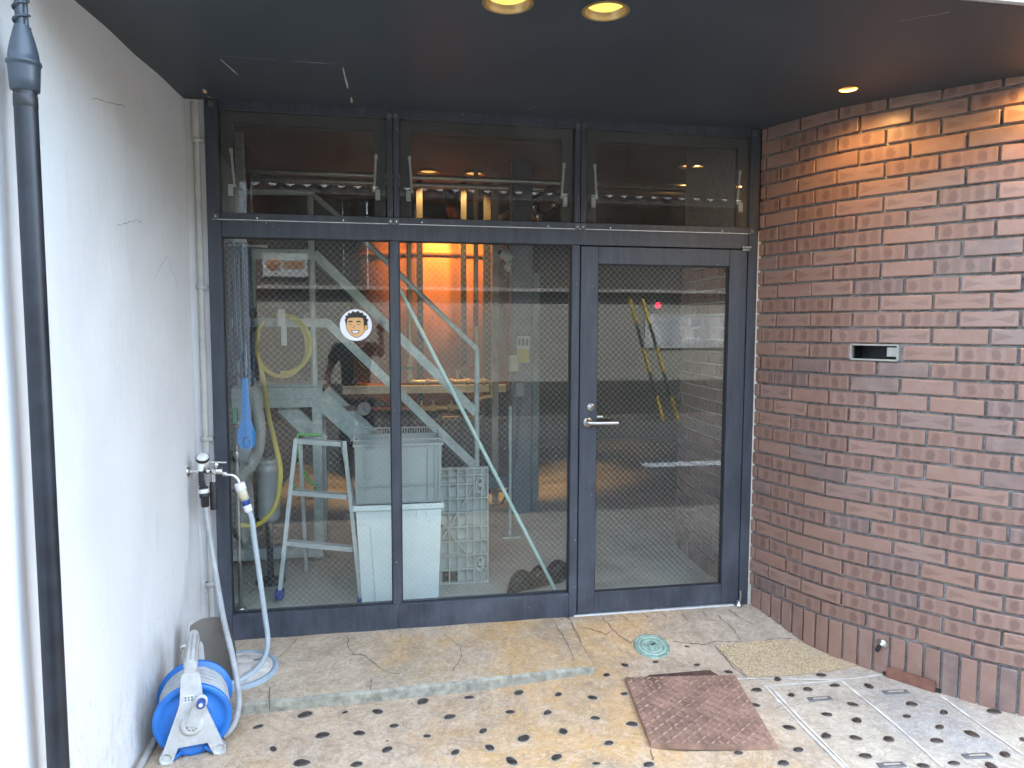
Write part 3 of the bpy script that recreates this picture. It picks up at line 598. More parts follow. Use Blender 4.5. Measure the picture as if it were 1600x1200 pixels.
# ------------------------------------------------------------------ recessed downlights
def downlight(x, y, r, depth, label, cat, group, power, zc, glow, size=R(150), trim=True, par=None, tilt=0.0):
    t = thing("downlight", label, cat, (x, y, zc), group)
    m = MB(); m.lathe([(r * 1.16, -.004), (r * 1.0, -.006), (r * .97, -.002), (r * .97, depth), (r * .5, depth + .002), (.001, depth + .002)], (x, y, zc), (0, 0, 1), 32); m.build("trim_can", M("can_%d" % len(bpy.data.materials), (.55, .40, .18) if trim else (.1, .09, .08), .3, .6, .1), t)
    m = MB(); m.lathe([(.001, depth - .006), (r * .8, depth - .006), (r * .93, depth - .001)], (x, y, zc), (0, 0, 1), 28); m.build("lamp_disc", glow, t)
    l = bpy.data.lights.new("lamp", 'SPOT'); l.energy = power; l.color = (1, .54, .17); l.spot_size = size; l.spot_blend = .5; l.shadow_soft_size = r * .45
    lo = bpy.data.objects.new("lamp", l); COL.objects.link(lo); lo.parent = t; lo.location = (0, 0, depth - .012); lo.rotation_euler = (tilt, 0, 0); return t
GLOW = mat_emit("warm_lamp_glow", (1.0, .62, .13), .12); GLOWI = mat_emit("warm_lamp_glow_inside", (1.0, .52, .14), .12)
downlight(.41, -1.40, .072, .022, "lit round downlight in the soffit, left of the front pair", "downlight", "downlights in the porch soffit", .4, ceil_z(-1.4), GLOW)
downlight(.735, -1.40, .068, .022, "lit round downlight in the soffit, right of the front pair", "downlight", "downlights in the porch soffit", .4, ceil_z(-1.4), GLOW)
downlight(2.055, -.776, .037, .022, "small lit downlight in the soffit close to the brick wall", "downlight", "downlights in the porch soffit", 1.3, ceil_z(-.776), GLOW, R(172))
downlight(2.63, -1.27, .037, .022, "small lit downlight over the outer end of the brick wall", "downlight", "downlights in the porch soffit", 1.3, ceil_z(-1.27), GLOW, R(172))

# ------------------------------------------------------------------ curved brick wall
CV = [(2.075, .02, 0), (2.15, -.25, 0), (2.232, -.48, 0), (2.35, -.675, 0), (2.475, -.85, 0), (2.60, -1.03, 0), (2.70, -1.14, 0), (2.85, -1.27, 0), (3.05, -1.4, 0), (3.3, -1.52, 0), (3.7, -1.65, 0), (4.3, -1.76, 0)]
K = cr(CV, 30); S = [0]
for a, b in zip(K[:-1], K[1:]): S.append(S[-1] + (b - a).length)
def at(s):
    s = max(0, min(S[-1] - 1e-4, s))
    i = max(k for k in range(len(S) - 1) if S[k] <= s); f = (s - S[i]) / (S[i + 1] - S[i])
    p = K[i].lerp(K[i + 1], f); d = (K[min(i + 4, len(K) - 1)] - K[max(i - 3, 0)]).normalized(); return p, d
bw = thing("brick_wall", "curved wall of dark reddish brown glazed bricks right of the door", "wall", (2.5, -.9, -.09))
m = MB(); n = 60; vs = []
NZ = (-.25, 2.82)
for i in range(n + 1):
    p, d = at(S[-1] * i / n); nr = Vector((-d.y, d.x, 0)) * -1            # outward, towards the porch
    nr = Vector((d.y, -d.x, 0)); nr = nr if nr.dot(Vector((-1, -1, 0))) > 0 else -nr
    f = p - nr * .015; b = p - nr * .16
    vs += [(f.x, f.y, NZ[0]), (f.x, f.y, NZ[1]), (b.x, b.y, NZ[1]), (b.x, b.y, NZ[0])]
slot_s = (.612, .832); slot_z = (1.481 - .034, 1.481 + .034)
fs = []
for i in range(n): fs += [(4 * i + 1, 4 * i + 5, 4 * i + 6, 4 * i + 2), (4 * i + 2, 4 * i + 6, 4 * i + 7, 4 * i + 3)]
m.add(vs, fs, True); m.add(vs[:4], [(0, 1, 2, 3)]); m.add(vs[-4:], [(3, 2, 1, 0)])
# front face split so that the letter slot is a real opening
lv = sorted(set([NZ[0], slot_z[0], slot_z[1], NZ[1]])); ss = sorted(set([S[-1] * i / n for i in range(n + 1)] + list(slot_s)))
def fp(s, off=.015):
    p, d = at(s); nr = Vector((d.y, -d.x, 0)); nr = nr if nr.dot(Vector((-1, -1, 0))) > 0 else -nr; return p - nr * off
for a, b in zip(ss[:-1], ss[1:]):
    A, B = fp(a), fp(b)
    for z0, z1 in zip(lv[:-1], lv[1:]):
        if z0 >= slot_z[0] - 1e-6 and z1 <= slot_z[1] + 1e-6 and a >= slot_s[0] - 1e-6 and b <= slot_s[1] + 1e-6: continue
        m.add([(A.x, A.y, z0), (B.x, B.y, z0), (B.x, B.y, z1), (A.x, A.y, z1)], [(0, 1, 2, 3)], True)
m.build("mortar_bed", MORTAR, bw)
def brick_mesh(L, H, seed, mt=None):
    b = MB(); b.box((0, .024, 0), (L, .052, H), None, 0, .0035); rn = random.Random(seed)
    b.v = [v + Vector((rn.uniform(-.0007, .0007), rn.uniform(-.0007, .0007), rn.uniform(-.0007, .0007))) for v in b.v]
    o = b.build("brick", mt or BRICK); me = o.data; bpy.data.objects.remove(o); return me
BM = [brick_mesh(.217, .066, i) for i in range(4)]; BS = brick_mesh(.212, .0645, 9, BRICKP); BH = {}
stuffb = MB(); nb = 0
def place(me, s, z, rot_extra=0.0, tilt=0.0):
    p, d = at(s); ob = bpy.data.objects.new("brick", me); COL.objects.link(ob); ob.parent = bw
    q = p - Vector(bw["_w"]); nr = Vector((d.y, -d.x, 0)); nr = nr if nr.dot(Vector((-1, -1, 0))) > 0 else -nr
    q = q + nr * random.uniform(-.0022, .0022)
    ob.location = (q.x, q.y, z - bw["_w"][2]); ang = math.atan2(d.y, d.x)
    ob.rotation_euler = Euler((0, rot_extra + random.uniform(-.004, .004), ang + random.uniform(-.008, .008)), 'XYZ'); return ob
SMAX = 1.62
for i in range(33):
    z = .155 + .078 * i; ph = .052 if i % 2 == 0 else .158
    k = 0; s = ph - .228
    while s < 3.1:
        a, b = s + .0055, s + .2225; s += .228
        if b < .03: continue
        if a < .012: a = .012
        c = (a + b) / 2
        if i == 17 and slot_s[0] - .03 < c < slot_s[1] + .03: continue
        if b - a > .2 and c < SMAX - .11: place(BM[(i * 7 + k) % 4], c, z + random.uniform(-.0012, .0012)); nb += 1
        elif c < SMAX - .11:
            key = round(b - a, 3)
            if key not in BH: BH[key] = brick_mesh(b - a, .066, 5)
            place(BH[key], c, z); nb += 1
        else:
            p, d = at(c); stuffb.box(p + Vector((d.y, -d.x, 0)) * -.0 + Vector((0, 0, z)), (b - a, .03, .066), Matrix.Rotation(math.atan2(d.y, d.x), 3, 'Z'), 0, .003)
        k += 1
s = .11 - .074
while s < 1.55:
    place(BS, s + .037, .113 - .106 - .004 + random.uniform(-.0015, .0015), math.pi / 2); nb += 1; s += .074
while s < 3.1:
    p, d = at(s + .037); stuffb.box(p + Vector((0, 0, .003)), (.0645, .03, .212), Matrix.Rotation(math.atan2(d.y, d.x), 3, 'Z'), 0, .003); s += .074
tag(stuffb.build("brick_courses", BRICKP, bw), kind='stuff')
# the same curve of bricks carries on inside, seen through the door glass
CI = [(2.086, .122, 0), (2.075, .40, 0), (2.080, .75, 0), (2.118, 1.10, 0), (2.235, 1.38, 0), (2.44, 1.62, 0), (2.78, 1.82, 0), (3.3, 1.93, 0)]
KI = cr(CI, 20); SI = [0]
for a, b in zip(KI[:-1], KI[1:]): SI.append(SI[-1] + (b - a).length)
def at_in(s):
    s = max(0, min(SI[-1] - 1e-4, s)); i = max(k for k in range(len(SI) - 1) if SI[k] <= s); f = (s - SI[i]) / (SI[i + 1] - SI[i])
    return KI[i].lerp(KI[i + 1], f), (KI[min(i + 4, len(KI) - 1)] - KI[max(i - 3, 0)]).normalized()
iw = thing("inner_brick_wall", "curved brick wall inside the workshop, seen through the right of the door glass", "wall", (2.1, .8, 0))
m = MB(); vs = []; n = 40
for i in range(n + 1):
    p, d = at_in(SI[-1] * i / n); nr = Vector((-d.y, d.x, 0)); f = p - nr * .010; b = p - nr * .16
    vs += [(f.x, f.y, -.02), (f.x, f.y, 2.95), (b.x, b.y, 2.95), (b.x, b.y, -.02)]
m.add(vs, [(4 * i + k, 4 * i + 4 + k, 4 * i + 4 + (k + 1) % 4, 4 * i + (k + 1) % 4) for i in range(n) for k in range(4)], True); m.build("mortar_bed", M("pale_inner_mortar", (.72, .70, .65), .9, 0, .2, 40, .4), iw)
def place_in(me, s, z, ry=0.0):
    p, d = at_in(s); nr = Vector((-d.y, d.x, 0)); q = p - Vector(iw["_w"]) + nr * random.uniform(-.002, .002)
    ob = bpy.data.objects.new("brick", me); COL.objects.link(ob); ob.parent = iw; ob.location = (q.x, q.y, z - iw["_w"][2]); ob.rotation_euler = Euler((0, ry, math.atan2(-d.y, -d.x)), 'XYZ')
for i in range(26):
    z = .155 + .078 * i; s = .016 + (.114 if i % 2 else .0)
    if i % 2: place_in(BH.setdefault(.098, brick_mesh(.098, .066, 5)), .068, z)
    while s + .2225 < 1.55: place_in(BM[i % 4], s + .114, z); s += .228
s = .02
while s < 1.5: place_in(BS, s + .037, .007, math.pi / 2); s += .074
# letter slot in the brick wall
t = thing("letter_slot", "black letter slot with a pale metal rim let into the brick wall", "letter slot", tuple(fp(.722) + Vector((0, 0, 1.481))))
pa, pb = fp(slot_s[0] + .003, -.004), fp(slot_s[1] - .003, -.004); d = (pb - pa).normalized(); nr = Vector((d.y, -d.x, 0)); nr = nr if nr.dot(Vector((-1, -1, 0))) > 0 else -nr
zlo, zhi = slot_z[0] - .002, slot_z[1] + .002; m = MB()
V3 = lambda p, z: Vector((p.x, p.y, z))
for (p, q) in ((V3(pa, zlo), V3(pb, zlo)), (V3(pa, zhi), V3(pb, zhi)), (V3(pa, zlo), V3(pa, zhi)), (V3(pb, zlo), V3(pb, zhi))): m.bar(p - nr * .008, q - nr * .008, .008, .026, tuple(nr))
m.build("rim", M("zinc_rim", (.40, .40, .35), .5, .3), t)
m = MB(); m.add([V3(pa, zlo) - nr * .012, V3(pb, zlo) - nr * .012, V3(pb, zhi) - nr * .012, V3(pa, zhi) - nr * .012, V3(pa, zlo) - nr * .14, V3(pb, zlo) - nr * .14, V3(pb, zhi) - nr * .14, V3(pa, zhi) - nr * .14], [(0, 1, 5, 4), (1, 2, 6, 5), (2, 3, 7, 6), (3, 0, 4, 7), (4, 5, 6, 7)]); m.build("box_liner", BLACKP, t)
m = MB(); c = pa.lerp(pb, .78); m.bar(V3(c, zlo + .014) - nr * .10, V3(c, zhi - .014) - nr * .10, .07, .002, tuple(nr)); m.build("inner_flap", STEEL, t)
# door stop
p, d = at(.815); nr = Vector((d.y, -d.x, 0)); nr = nr if nr.dot(Vector((-1, -1, 0))) > 0 else -nr; z = Vector((0, 0, .062))
t = thing("door_stop", "round steel door stop with a black rubber tip low on the bricks", "door stop", tuple(p + nr * .004 + z))
m = MB(); m.lathe([(.026, 0), (.026, .006), (.022, .010), (.012, .013), (.011, .03), (.001, .03)], p + nr * .003 + z, nr, 24); m.build("base", STEEL, t)
dv = (nr + Vector((-.2, -.1, -.35))).normalized(); m = MB(); m.cyl(p + nr * .026 + z, p + nr * .026 + z + dv * .042, .0105, 14); m.build("rubber_tip", BLACKP, t)
# brown steel flap at the wall foot
pa, pb = fp(.845, -.014), fp(1.058, -.014); t = thing("vent_flap", "small rusty brown steel flap leaning at the foot of the bricks", "steel flap", tuple(pa.lerp(pb, .5) + Vector((0, 0, -.09))))
nr = Vector(((pb - pa).y, -(pb - pa).x, 0)).normalized(); nr = nr if nr.dot(Vector((-1, -1, 0))) > 0 else -nr
m = MB(); m.bar(V3(pa, -.066) + nr * .006, V3(pb, -.066) + nr * .006, .060, .006, tuple(nr + Vector((0, 0, .12)))); m.build("plate", RUSTB, t)
for q in (pa + (pa - pb).normalized() * .008, pb + (pb - pa).normalized() * .010):
    m = MB(); m.box(V3(q, -.082) + nr * .001 - nr * .008, (.02, .012, .02), Matrix.Rotation(math.atan2((pb - pa).y, (pb - pa).x), 3, 'Z')); m.build("side_gap", BLACKP, t)

# ------------------------------------------------------------------ shop front: frame, panes, transom windows
sf = thing("shop_window", "dark framed shop window of wired glass with a row of transom panes above", "shop window", (.1, .03, 0))
D0, D1 = 0.0, .075
def part(name, mat, boxes, parent=sf, bev=.002):
    m = MB()
    for a, b in boxes: m.span(a, b, 0, bev)
    return m.build(name, mat, parent)
part("jamb", FRAME, [((-.826, D0, -.005), (-.764, D1, 2.70))])
part("jamb", FRAME, [((2.014, D0, -.005), (2.070, D1, 2.70))])
part("head_rail", FRAME, [((-.763, D0 + .002, 2.640), (2.013, D1, 2.72))])
part("transom_rail", FRAME, [((-.763, D0 + .002, 2.034), (2.013, D1, 2.116))])
part("mullion", FRAME, [((.046, D0 + .003, .131), (.092, D1, 2.033))])
part("mullion", FRAME, [((1.003, D0 + .003, -.005), (1.047, D1, 2.033))])
part("mullion", FRAME, [((.036, D0 - .006, 2.151), (.0655, D1, 2.639)), ((.0685, D0 - .006, 2.151), (.098, D1, 2.639))])
part("mullion", FRAME, [((1.012, D0 - .006, 2.151), (1.0425, D1, 2.639)), ((1.0455, D0 - .006, 2.151), (1.076, D1, 2.639))])
part("sill_rail", FRAME, [((-.763, D0 + .002, -.01), (.0675, D1, .130))])
part("sill_rail", FRAME, [((.0705, D0 + .002, -.01), (1.002, D1, .130))])
part("glazing_bead", FRAME, [((-.763, D0 - .004, 2.117), (2.013, D1, 2.150))])
m = MB(); m.span((-.80, -.008, 2.1145), (2.02, .004, 2.1175)); m.build("drip_edge", STEEL, sf)
m = MB(); m.span((2.071, .004, -.02), (2.092, .05, 2.13)); m.build("sealant_strip", CAULK, sf)
def pane(name, x0, x1, z0, z1, y, mat, parent):
    m = MB(); m.add([(x0, y, z0), (x1, y, z0), (x1, y, z1), (x0, y, z1)], [(0, 1, 2, 3)]); return m.build(name, mat, parent)
def wires(x0, x1, z0, z1, y, parent, pitch=.0235, w=.00068):
    m = MB(); st = pitch * math.sqrt(2)
    for sg in (1, -1):
        lo = (z0 - x1) if sg > 0 else (z0 + x0); hi = (z1 - x0) if sg > 0 else (z1 + x1)
        c = math.ceil(lo / st) * st
        while c < hi:
            if sg > 0: xa, xb = max(x0, z0 - c), min(x1, z1 - c); za, zb = xa + c, xb + c
            else: xa, xb = max(x0, c - z1), min(x1, c - z0); za, zb = c - xa, c - xb
            if xb - xa > .004:
                n = Vector((-(zb - za), 0, xb - xa)).normalized() * w / 2; y2 = y + (.0004 if sg > 0 else .0012)
                a, b = Vector((xa, y2, za)), Vector((xb, y2, zb))
                m.add([a - n, b - n, b + n, a + n, a + Vector((0, .0006, 0)), b + Vector((0, .0006, 0))], [(0, 1, 2, 3), (0, 4, 5, 1), (3, 2, 5, 4)])
            c += st
    return tag(m.build("wire_mesh", WIRE, parent), kind='stuff')
for x0, x1 in ((-.766, .048), (.090, 1.005)):
    p = pane("glass_pane", x0, x1, .126, 2.038, .034, GLASS, sf); wires(x0 + .003, x1 - .003, .130, 2.034, .0355, p)
    m = MB()
    for a, b in (((x0 + .002, .028, .1305), (x1 - .002, .033, .136)), ((x0 + .002, .028, 2.028), (x1 - .002, .033, 2.0335)), ((x0 + .0025, .028, .1365), (x0 + .008, .033, 2.0275)), ((x1 - .008, .028, .1365), (x1 - .0025, .033, 2.0275))): m.span(a, b)
    m.build("gasket", BLACKP, sf)
SASH = M("dark_inner_sash", (.075, .08, .082), .5, .2, .15, 8, .05)
for x0, x1 in ((-.763, .036), (.098, 1.012), (1.076, 2.014)):
    tw = pane("transom_pane", x0, x1, 2.15, 2.64, .010, GLASS2, sf)
    m = MB(); i0, i1 = x0 + .062, x1 - .062
    m.span((x0 + .005, .03, 2.151), (i0, .06, 2.639)); m.span((i1, .03, 2.151), (x1 - .005, .06, 2.639)); m.span((i0, .03, 2.585), (i1, .06, 2.639)); m.build("inner_sash", SASH, tw)
    for xs, sg in ((x0 + .052, 1), (x1 - .052, -1)):
        m = MB(); m.cyl((xs, .022, 2.46), (xs + .012 * sg, .022, 2.285), .0065, 10); m.cyl((xs, .022, 2.462), (xs, .022, 2.44), .009, 10); m.build("stay_rod", ALU, tw)
        m = MB(); m.span((xs - .012 - .006 * sg, .015, 2.235), (xs + .012 - .006 * sg, .028, 2.29), 0, .002); m.cyl((xs + .012 * sg, .012, 2.285), (xs + .012 * sg, .03, 2.285), .008, 10); m.build("stay_bracket", ALU, tw)
PLATE = M("dull_fixing_plate", (.12, .125, .12), .4, .6, .2, 40, .1)
for x, z in ((.052, 2.648), (.082, 2.648), (1.028, 2.648), (1.060, 2.648), (.052, 2.128), (.082, 2.128), (1.028, 2.128), (1.060, 2.128), (-.792, 2.66), (-.785, 2.13), (2.03, 2.66), (2.028, 2.13)):
    m = MB(); m.span((x - .0135, -.0085, z - .015), (x + .0135, -.0045, z + .015), 0, .001); b = m.build("corner_bracket", PLATE, sf)
    m = MB(); m.cyl((x, -.0082, z), (x, -.0105, z), .004, 10); m.build("screw_head", CHROME, b)
for z in (2.668, 2.127):
    for x in (-.60, -.17, .20, .86, 1.22, 1.86):
        m = MB(); m.cyl((x + .01 * math.sin(x * 9), -.001, z), (x + .01 * math.sin(x * 9), -.0065, z), .0042, 10); m.build("screw_head", CHROME, sf)
# round face sticker on the glass: a plain, generic smiling face
st = thing("round_sticker", "round white sticker of a smiling dark haired cartoon face on the glass", "sticker", (-.13, .03, 1.605))
cx, cz, k = -.128, 1.605, .0805
def flat(name, mat, pts, y):
    m = MB(); m.prism([(a * k, b * k) for a, b in pts], (cx, y, cz), (1, 0, 0), (0, 0, 1), (0, .0006, 0)); return m.build(name, mat, st)
def ell(a, b, rx, ry, n=28, s=0, e=2 * math.pi): return [(a + rx * math.cos(s + (e - s) * i / n), b + ry * math.sin(s + (e - s) * i / n)) for i in range(n + (0 if abs(e - s - 2 * math.pi) < 1e-3 else 1))]
INK = M("black_print", (.012, .010, .009), .5, 0, .02, 10, 0); FACE = M("tan_print", (.74, .42, .17), .45, 0, .02, 10, 0); WPR = M("white_print", (.82, .80, .82), .4, 0, .02, 10, 0); HPR = M("dark_brown_print", (.022, .016, .012), .5, 0, .05, 30, 0)
flat("backing", WPR, ell(0, 0, 1, 1, 48), .0325)
face = [(-.60, .42), (-.60, -.05), (-.52, -.35), (-.30, -.62), (-.05, -.76), (.12, -.76), (.34, -.62), (.52, -.40), (.58, -.1), (.58, .45), (.2, .6), (-.3, .6)]
flat("outline", INK, [(a * 1.045, b * 1.03 - .01) for a, b in face] , .0318)
flat("ear_outline", INK, ell(.62, -.12, .145, .215), .0321); flat("ear", FACE, ell(.615, -.12, .115, .18), .0311)
flat("face", FACE, face, .0311)
hair = [(-.62, .02), (-.70, .40), (-.60, .38), (-.66, .60), (-.50, .60), (-.48, .78), (-.30, .74), (-.18, .90), (-.02, .80), (.16, .92), (.26, .78), (.46, .80), (.48, .64), (.68, .60), (.66, .44), (.80, .36), (.72, .20), (.74, .02), (.62, -.02), (.56, .02), (.50, -.05), (.48, .30), (.42, .46), (.1, .48), (-.3, .46), (-.46, .44), (-.54, .30), (-.56, .06)]
flat("hair", HPR, hair, .0304)
for a, b, rot in ((-.34, .22, .18), (.16, .22, -.10)):
    flat("eyebrow", INK, [(a - .16, b - .05), (a - .10, b + .04), (a + .04, b + .07), (a + .16, b + .01), (a + .15, b - .05), (a + .02, b - .02), (a - .09, b - .04)], .0303)
    arc = [(a + .10 * math.cos(t_), b - .21 + .06 * math.sin(t_)) for t_ in [i * math.pi / 8 for i in range(9)]]
    flat("eye", INK, arc + [(p, q - .03) for p, q in arc[::-1]], .0303)
flat("nose", INK, [(-.10, -.02), (-.07, -.02), (-.13, -.16), (-.06, -.19), (-.07, -.21), (-.17, -.17)], .0303)
flat("mouth_outline", INK, [(-.32, -.33), (.22, -.31), (.17, -.44), (.05, -.53), (-.10, -.545), (-.22, -.49)], .0304); flat("teeth", WPR, [(-.26, -.36), (.17, -.345), (.12, -.44), (.03, -.50), (-.09, -.515), (-.19, -.46)], .0297)

# ------------------------------------------------------------------ glass door
dr = thing("glass_door", "charcoal framed door of wired glass with a steel lever handle", "door", (1.52, .03, 0))
L0, L1, B0, B1 = 1.0525, 2.0085, .014, 2.0275
part("stile", FRAME, [((L0, .001, B0), (1.148, .05, B1))], dr); part("stile", FRAME, [((1.905, .001, B0), (L1, .05, B1))], dr)
part("top_rail", FRAME, [((1.1485, .003, 1.936), (1.9045, .048, B1))], dr); part("bottom_rail", FRAME, [((1.1485, .003, B0), (1.9045, .048, .127))], dr)
p = pane("glass_pane", 1.145, 1.908, .122, 1.94, .026, GLASS, dr); wires(1.149, 1.904, .128, 1.935, .0275, p)
m = MB()
for a, b in (((1.149, .018, .1275), (1.904, .025, .134)), ((1.149, .018, 1.929), (1.904, .025, 1.9355)), ((1.1485, .018, .1345), (1.155, .025, 1.9285)), ((1.898, .018, .1345), (1.9045, .025, 1.9285))): m.span(a, b)
m.build("gasket", BLACKP, dr)
m = MB(); m.span((1.0472, .055, .0), (1.0515, .075, 2.032)); m.span((2.0095, .055, 0), (2.0135, .075, 2.032)); m.span((1.048, .056, 2.028), (2.013, .075, 2.0335)); m.build("rebate_seal", BLACKP, dr)
hd = MB(); hd.lathe([(.027, 0), (.027, .006), (.023, .010), (.012, .012), (.0115, .040), (.001, .041)], (1.098, .001, 1.083), (0, -1, 0), 24)
hd.tube([(1.098, -.040, 1.083), (1.112, -.046, 1.083), (1.14, -.047, 1.082), (1.255, -.047, 1.081)], [.0115, .0115, .0105, .0095], 14); hd.build("lever_handle", STEEL, dr)
hd = MB(); hd.lathe([(.021, 0), (.021, .008), (.017, .012), (.011, .0125), (.0105, .016), (.001, .017)], (1.113, .001, 1.166), (0, -1, 0), 24); b = hd.build("lock_cylinder", STEEL, dr)
hd = MB(); hd.span((1.1115, -.0175, 1.160), (1.1145, -.0155, 1.172)); hd.build("keyhole", BLACKP, b)
hd = MB(); hd.tube([(1.115, .08, 1.10), (1.15, .09, 1.10), (1.21, .09, 1.099)], .008, 10); hd.build("inner_handle", STEEL, dr)
m = MB(); m.span((1.975, -.010, 2.036), (2.028, .0, 2.048), 0, .002); m.span((1.975, -.010, 2.020), (2.020, .0, 2.033), 0, .002); m.build("pivot_hinge", CHROME, dr)
m = MB(); m.lathe([(.022, 0), (.022, .012), (.014, .016), (.013, .03), (.001, .031)], (2.003, -.018, .002), (0, 0, 1), 20); m.tube([(2.015, -.004, .02), (2.022, -.006, .05), (2.020, -.004, .085)], .006, 8); m.build("floor_pivot", STEEL, dr)
m = MB(); m.span((1.03, -.006, -.012), (2.03, .06, .006), 0, .002); m.build("threshold", ALU, dr)

# ------------------------------------------------------------------ left corner: conduit, riser pipe, tap, hoses, reel
t = thing("grey_conduit", "thin grey ribbed conduit running down the white corner beside the window", "conduit", (-.868, -.0, 0))
zz = [2.665, 2.5, 2.42] ; m = MB(); m.tube([(-.868, .005, 2.668), (-.868, .005, 2.50)], .020, 14); m.build("upper_sleeve", CONDUIT, t)
pts, rr = [], []; z = 2.50; q = 0
while z > 1.02: pts.append((-.866, .008, z)); rr.append(.0175 if q % 2 == 0 else .0150); z -= .0075; q += 1
m = MB(); m.tube(pts, rr, 12); m.build("ribbed_pipe", CONDUIT, t)
m = MB(); m.tube([(-.866, .008, 1.03), (-.866, .008, .74)], .0185, 14); m.tube([(-.864, .010, .74), (-.862, .010, .02)], .0155, 14); m.build("lower_pipe", CONDUIT, t)
for z in (2.49, 1.79, 1.04, .30):
    m = MB(); m.lathe([(.0195, -.012), (.0235, -.010), (.0235, .010), (.0195, .012)], (-.866, .008, z), (0, 0, 1), 16); m.box((-.840, .012, z), (.02, .014, .02)); m.build("clip", CONDUIT, t)
t = thing("riser_pipe", "black riser pipe with a grey flared cap standing against the white wall", "pipe", (-.905, -1.635, -.12))
m = MB(); m.tube([(-.905, -1.635, -.14), (-.905, -1.635, 2.215)], .0275, 24); m.build("pipe", BLACKPIPE, t)
m = MB(); m.lathe([(.028, 2.205), (.0335, 2.208), (.0355, 2.235), (.037, 2.265), (.0375, 2.272), (.0405, 2.274), (.0405, 2.281), (.0365, 2.283), (.034, 2.305), (.0325, 2.312), (.030, 2.325), (.025, 2.345), (.0205, 2.362), (.017, 2.372)], (-.905, -1.635, 0), (0, 0, 1), 28); m.build("flared_cap", GREYCAP, t)
for a, r in ((0, .0085), (2.1, .008), (4.2, .008)):
    m = MB(); P = [(-.905 + .0085 * math.cos(a + z * 1.2), -1.635 + .0085 * math.sin(a + z * 1.2) - .02 * (z - 2.36), z) for z in [2.34 + .05 * j for j in range(10)]]; m.tube(P, r, 10); m.build("cable", GREYCAP, t)
m = MB(); P = [(-.905 + .0185 * math.cos(j * .5), -1.636 + .0185 * math.sin(j * .5), 2.365 + .0026 * j) for j in range(26)] + [(-.905 + .0185 * math.cos(j * .5), -1.638 + .0185 * math.sin(j * .5), 2.445 + .001 * j) for j in range(26, 40)]; m.tube(P, .0032, 6); m.build("tape_wrap", GREYCAP, t)
m = MB(); m.lathe([(.0277, 2.165), (.0283, 2.166), (.0283, 2.195), (.0277, 2.196)], (-.905, -1.635, 0), (0, 0, 1), 24); m.build("tape_band", BLACKP, t)
t = thing("low_pipe", "thin pale pipe lying along the foot of the white wall", "pipe", (-.91, -1.0, -.08))
m = MB(); m.tube([(-.915, -.70, -.064), (-.922, -1.0, -.070), (-.95, -1.7, -.078)], .0125, 12); m.build("pipe", CONDUIT, t)
# tap
tp = thing("wall_tap", "chrome outdoor tap with hose connectors on the white wall", "tap", (-.915, -.13, .9))
m = MB(); m.lathe([(.026, 0), (.026, .004), (.012, .010)], (-.919, -.13, .905), (1, 0, 0), 20); m.tube([(-.915, -.13, .905), (-.80, -.13, .902)], .010, 12); m.lathe([(.012, -.02), (.016, -.018), (.016, .018), (.012, .02)], (-.83, -.13, .903), (1, 0, 0), 8); m.lathe([(.012, -.03), (.017, -.028), (.019, 0), (.017, .028), (.012, .03)], (-.79, -.13, .902), (1, 0, 0), 16)
m.tube([(-.79, -.13, .902), (-.765, -.13, .893), (-.74, -.13, .884)], .0105, 12); m.lathe([(.0105, -.008), (.0145, -.008), (.0145, .008), (.0105, .008)], (-.752, -.13, .888), (1, 0, -.4), 8); m.tube(cr([(-.74, -.13, .884), (-.715, -.13, .880), (-.695, -.13, .862), (-.685, -.13, .835)], 5), .0085, 12); m.build("tap_body", CHROME, tp)
m = MB(); m.cyl((-.79, -.13, .915), (-.79, -.13, .948), .0075, 10); m.lathe([(.012, .928), (.014, .935), (.010, .942)], (-.79, -.13, 0), (0, 0, 1), 12); m.bar((-.815, -.13, .948), (-.742, -.13, .944), .013, .007, (0, 0, 1)); m.build("lever", CHROME, tp)
m = MB(); m.tube([(-.805, -.13, .893), (-.805, -.13, .85)], .013, 12); m.build("outlet", CHROME, tp)
m = MB(); m.tube([(-.806, -.13, .852), (-.806, -.13, .845), (-.806, -.128, .715)], [.014, .0165, .0175], 14)
for j in range(7): m.lathe([(.0172, -.003), (.0188, 0), (.0172, .003)], (-.806, -.129, .755 + .012 * j), (0, 0, 1), 14)
m.build("grip", BLACKP, tp)
m = MB(); m.lathe([(.001, .030), (.020, .030), (.027, .022), (.030, .005), (.029, -.012), (.021, -.030), (.012, -.045), (.001, -.05)], (-.846, -.150, .962), (.12, -.55, .8), 24); m.tube([(-.846, -.150, .955), (-.852, -.165, .930), (-.853, -.165, .912)], [.020, .014, .011], 14); m.build("white_valve_head", WHITEP, tp)
m = MB(); m.lathe([(.0305, .004), (.0312, .008), (.0312, .016), (.0290, .021)], (-.846, -.150, .962), (.12, -.55, .8), 24); m.build("valve_ring", BLACKP, tp)
# hose from the tap to the reel
ha = thing("supply_hose", "pale hose hanging from the black connector at the tap down to the reel", "hose", (-.85, -.16, .73))
m = MB(); m.tube([(-.853, -.16, .922), (-.852, -.16, .87), (-.846, -.155, .832)], .012, 12)
for j in range(6): m.lathe([(.0118, -.004), (.0142, 0), (.0118, .004)], (-.852, -.16, .845 + .012 * j), (0, 0, 1), 12)
m.lathe([(.015, 0), (.021, .002), (.021, .03), (.018, .034), (.001, .034)], (-.843, -.155, .80), (-.05, 0, 1), 16); m.lathe([(.016, -.064), (.019, -.060), (.019, -.02), (.023, -.018), (.023, .002), (.001, .002)], (-.842, -.155, .80), (-.05, 0, 1), 16); m.build("black_connector", BLACKP, ha)
m = MB(); m.lathe([(.0215, .004), (.0222, .006), (.0222, .022), (.0215, .024)], (-.843, -.155, .80), (-.05, 0, 1), 16); m.build("white_band", WHITEP, ha)
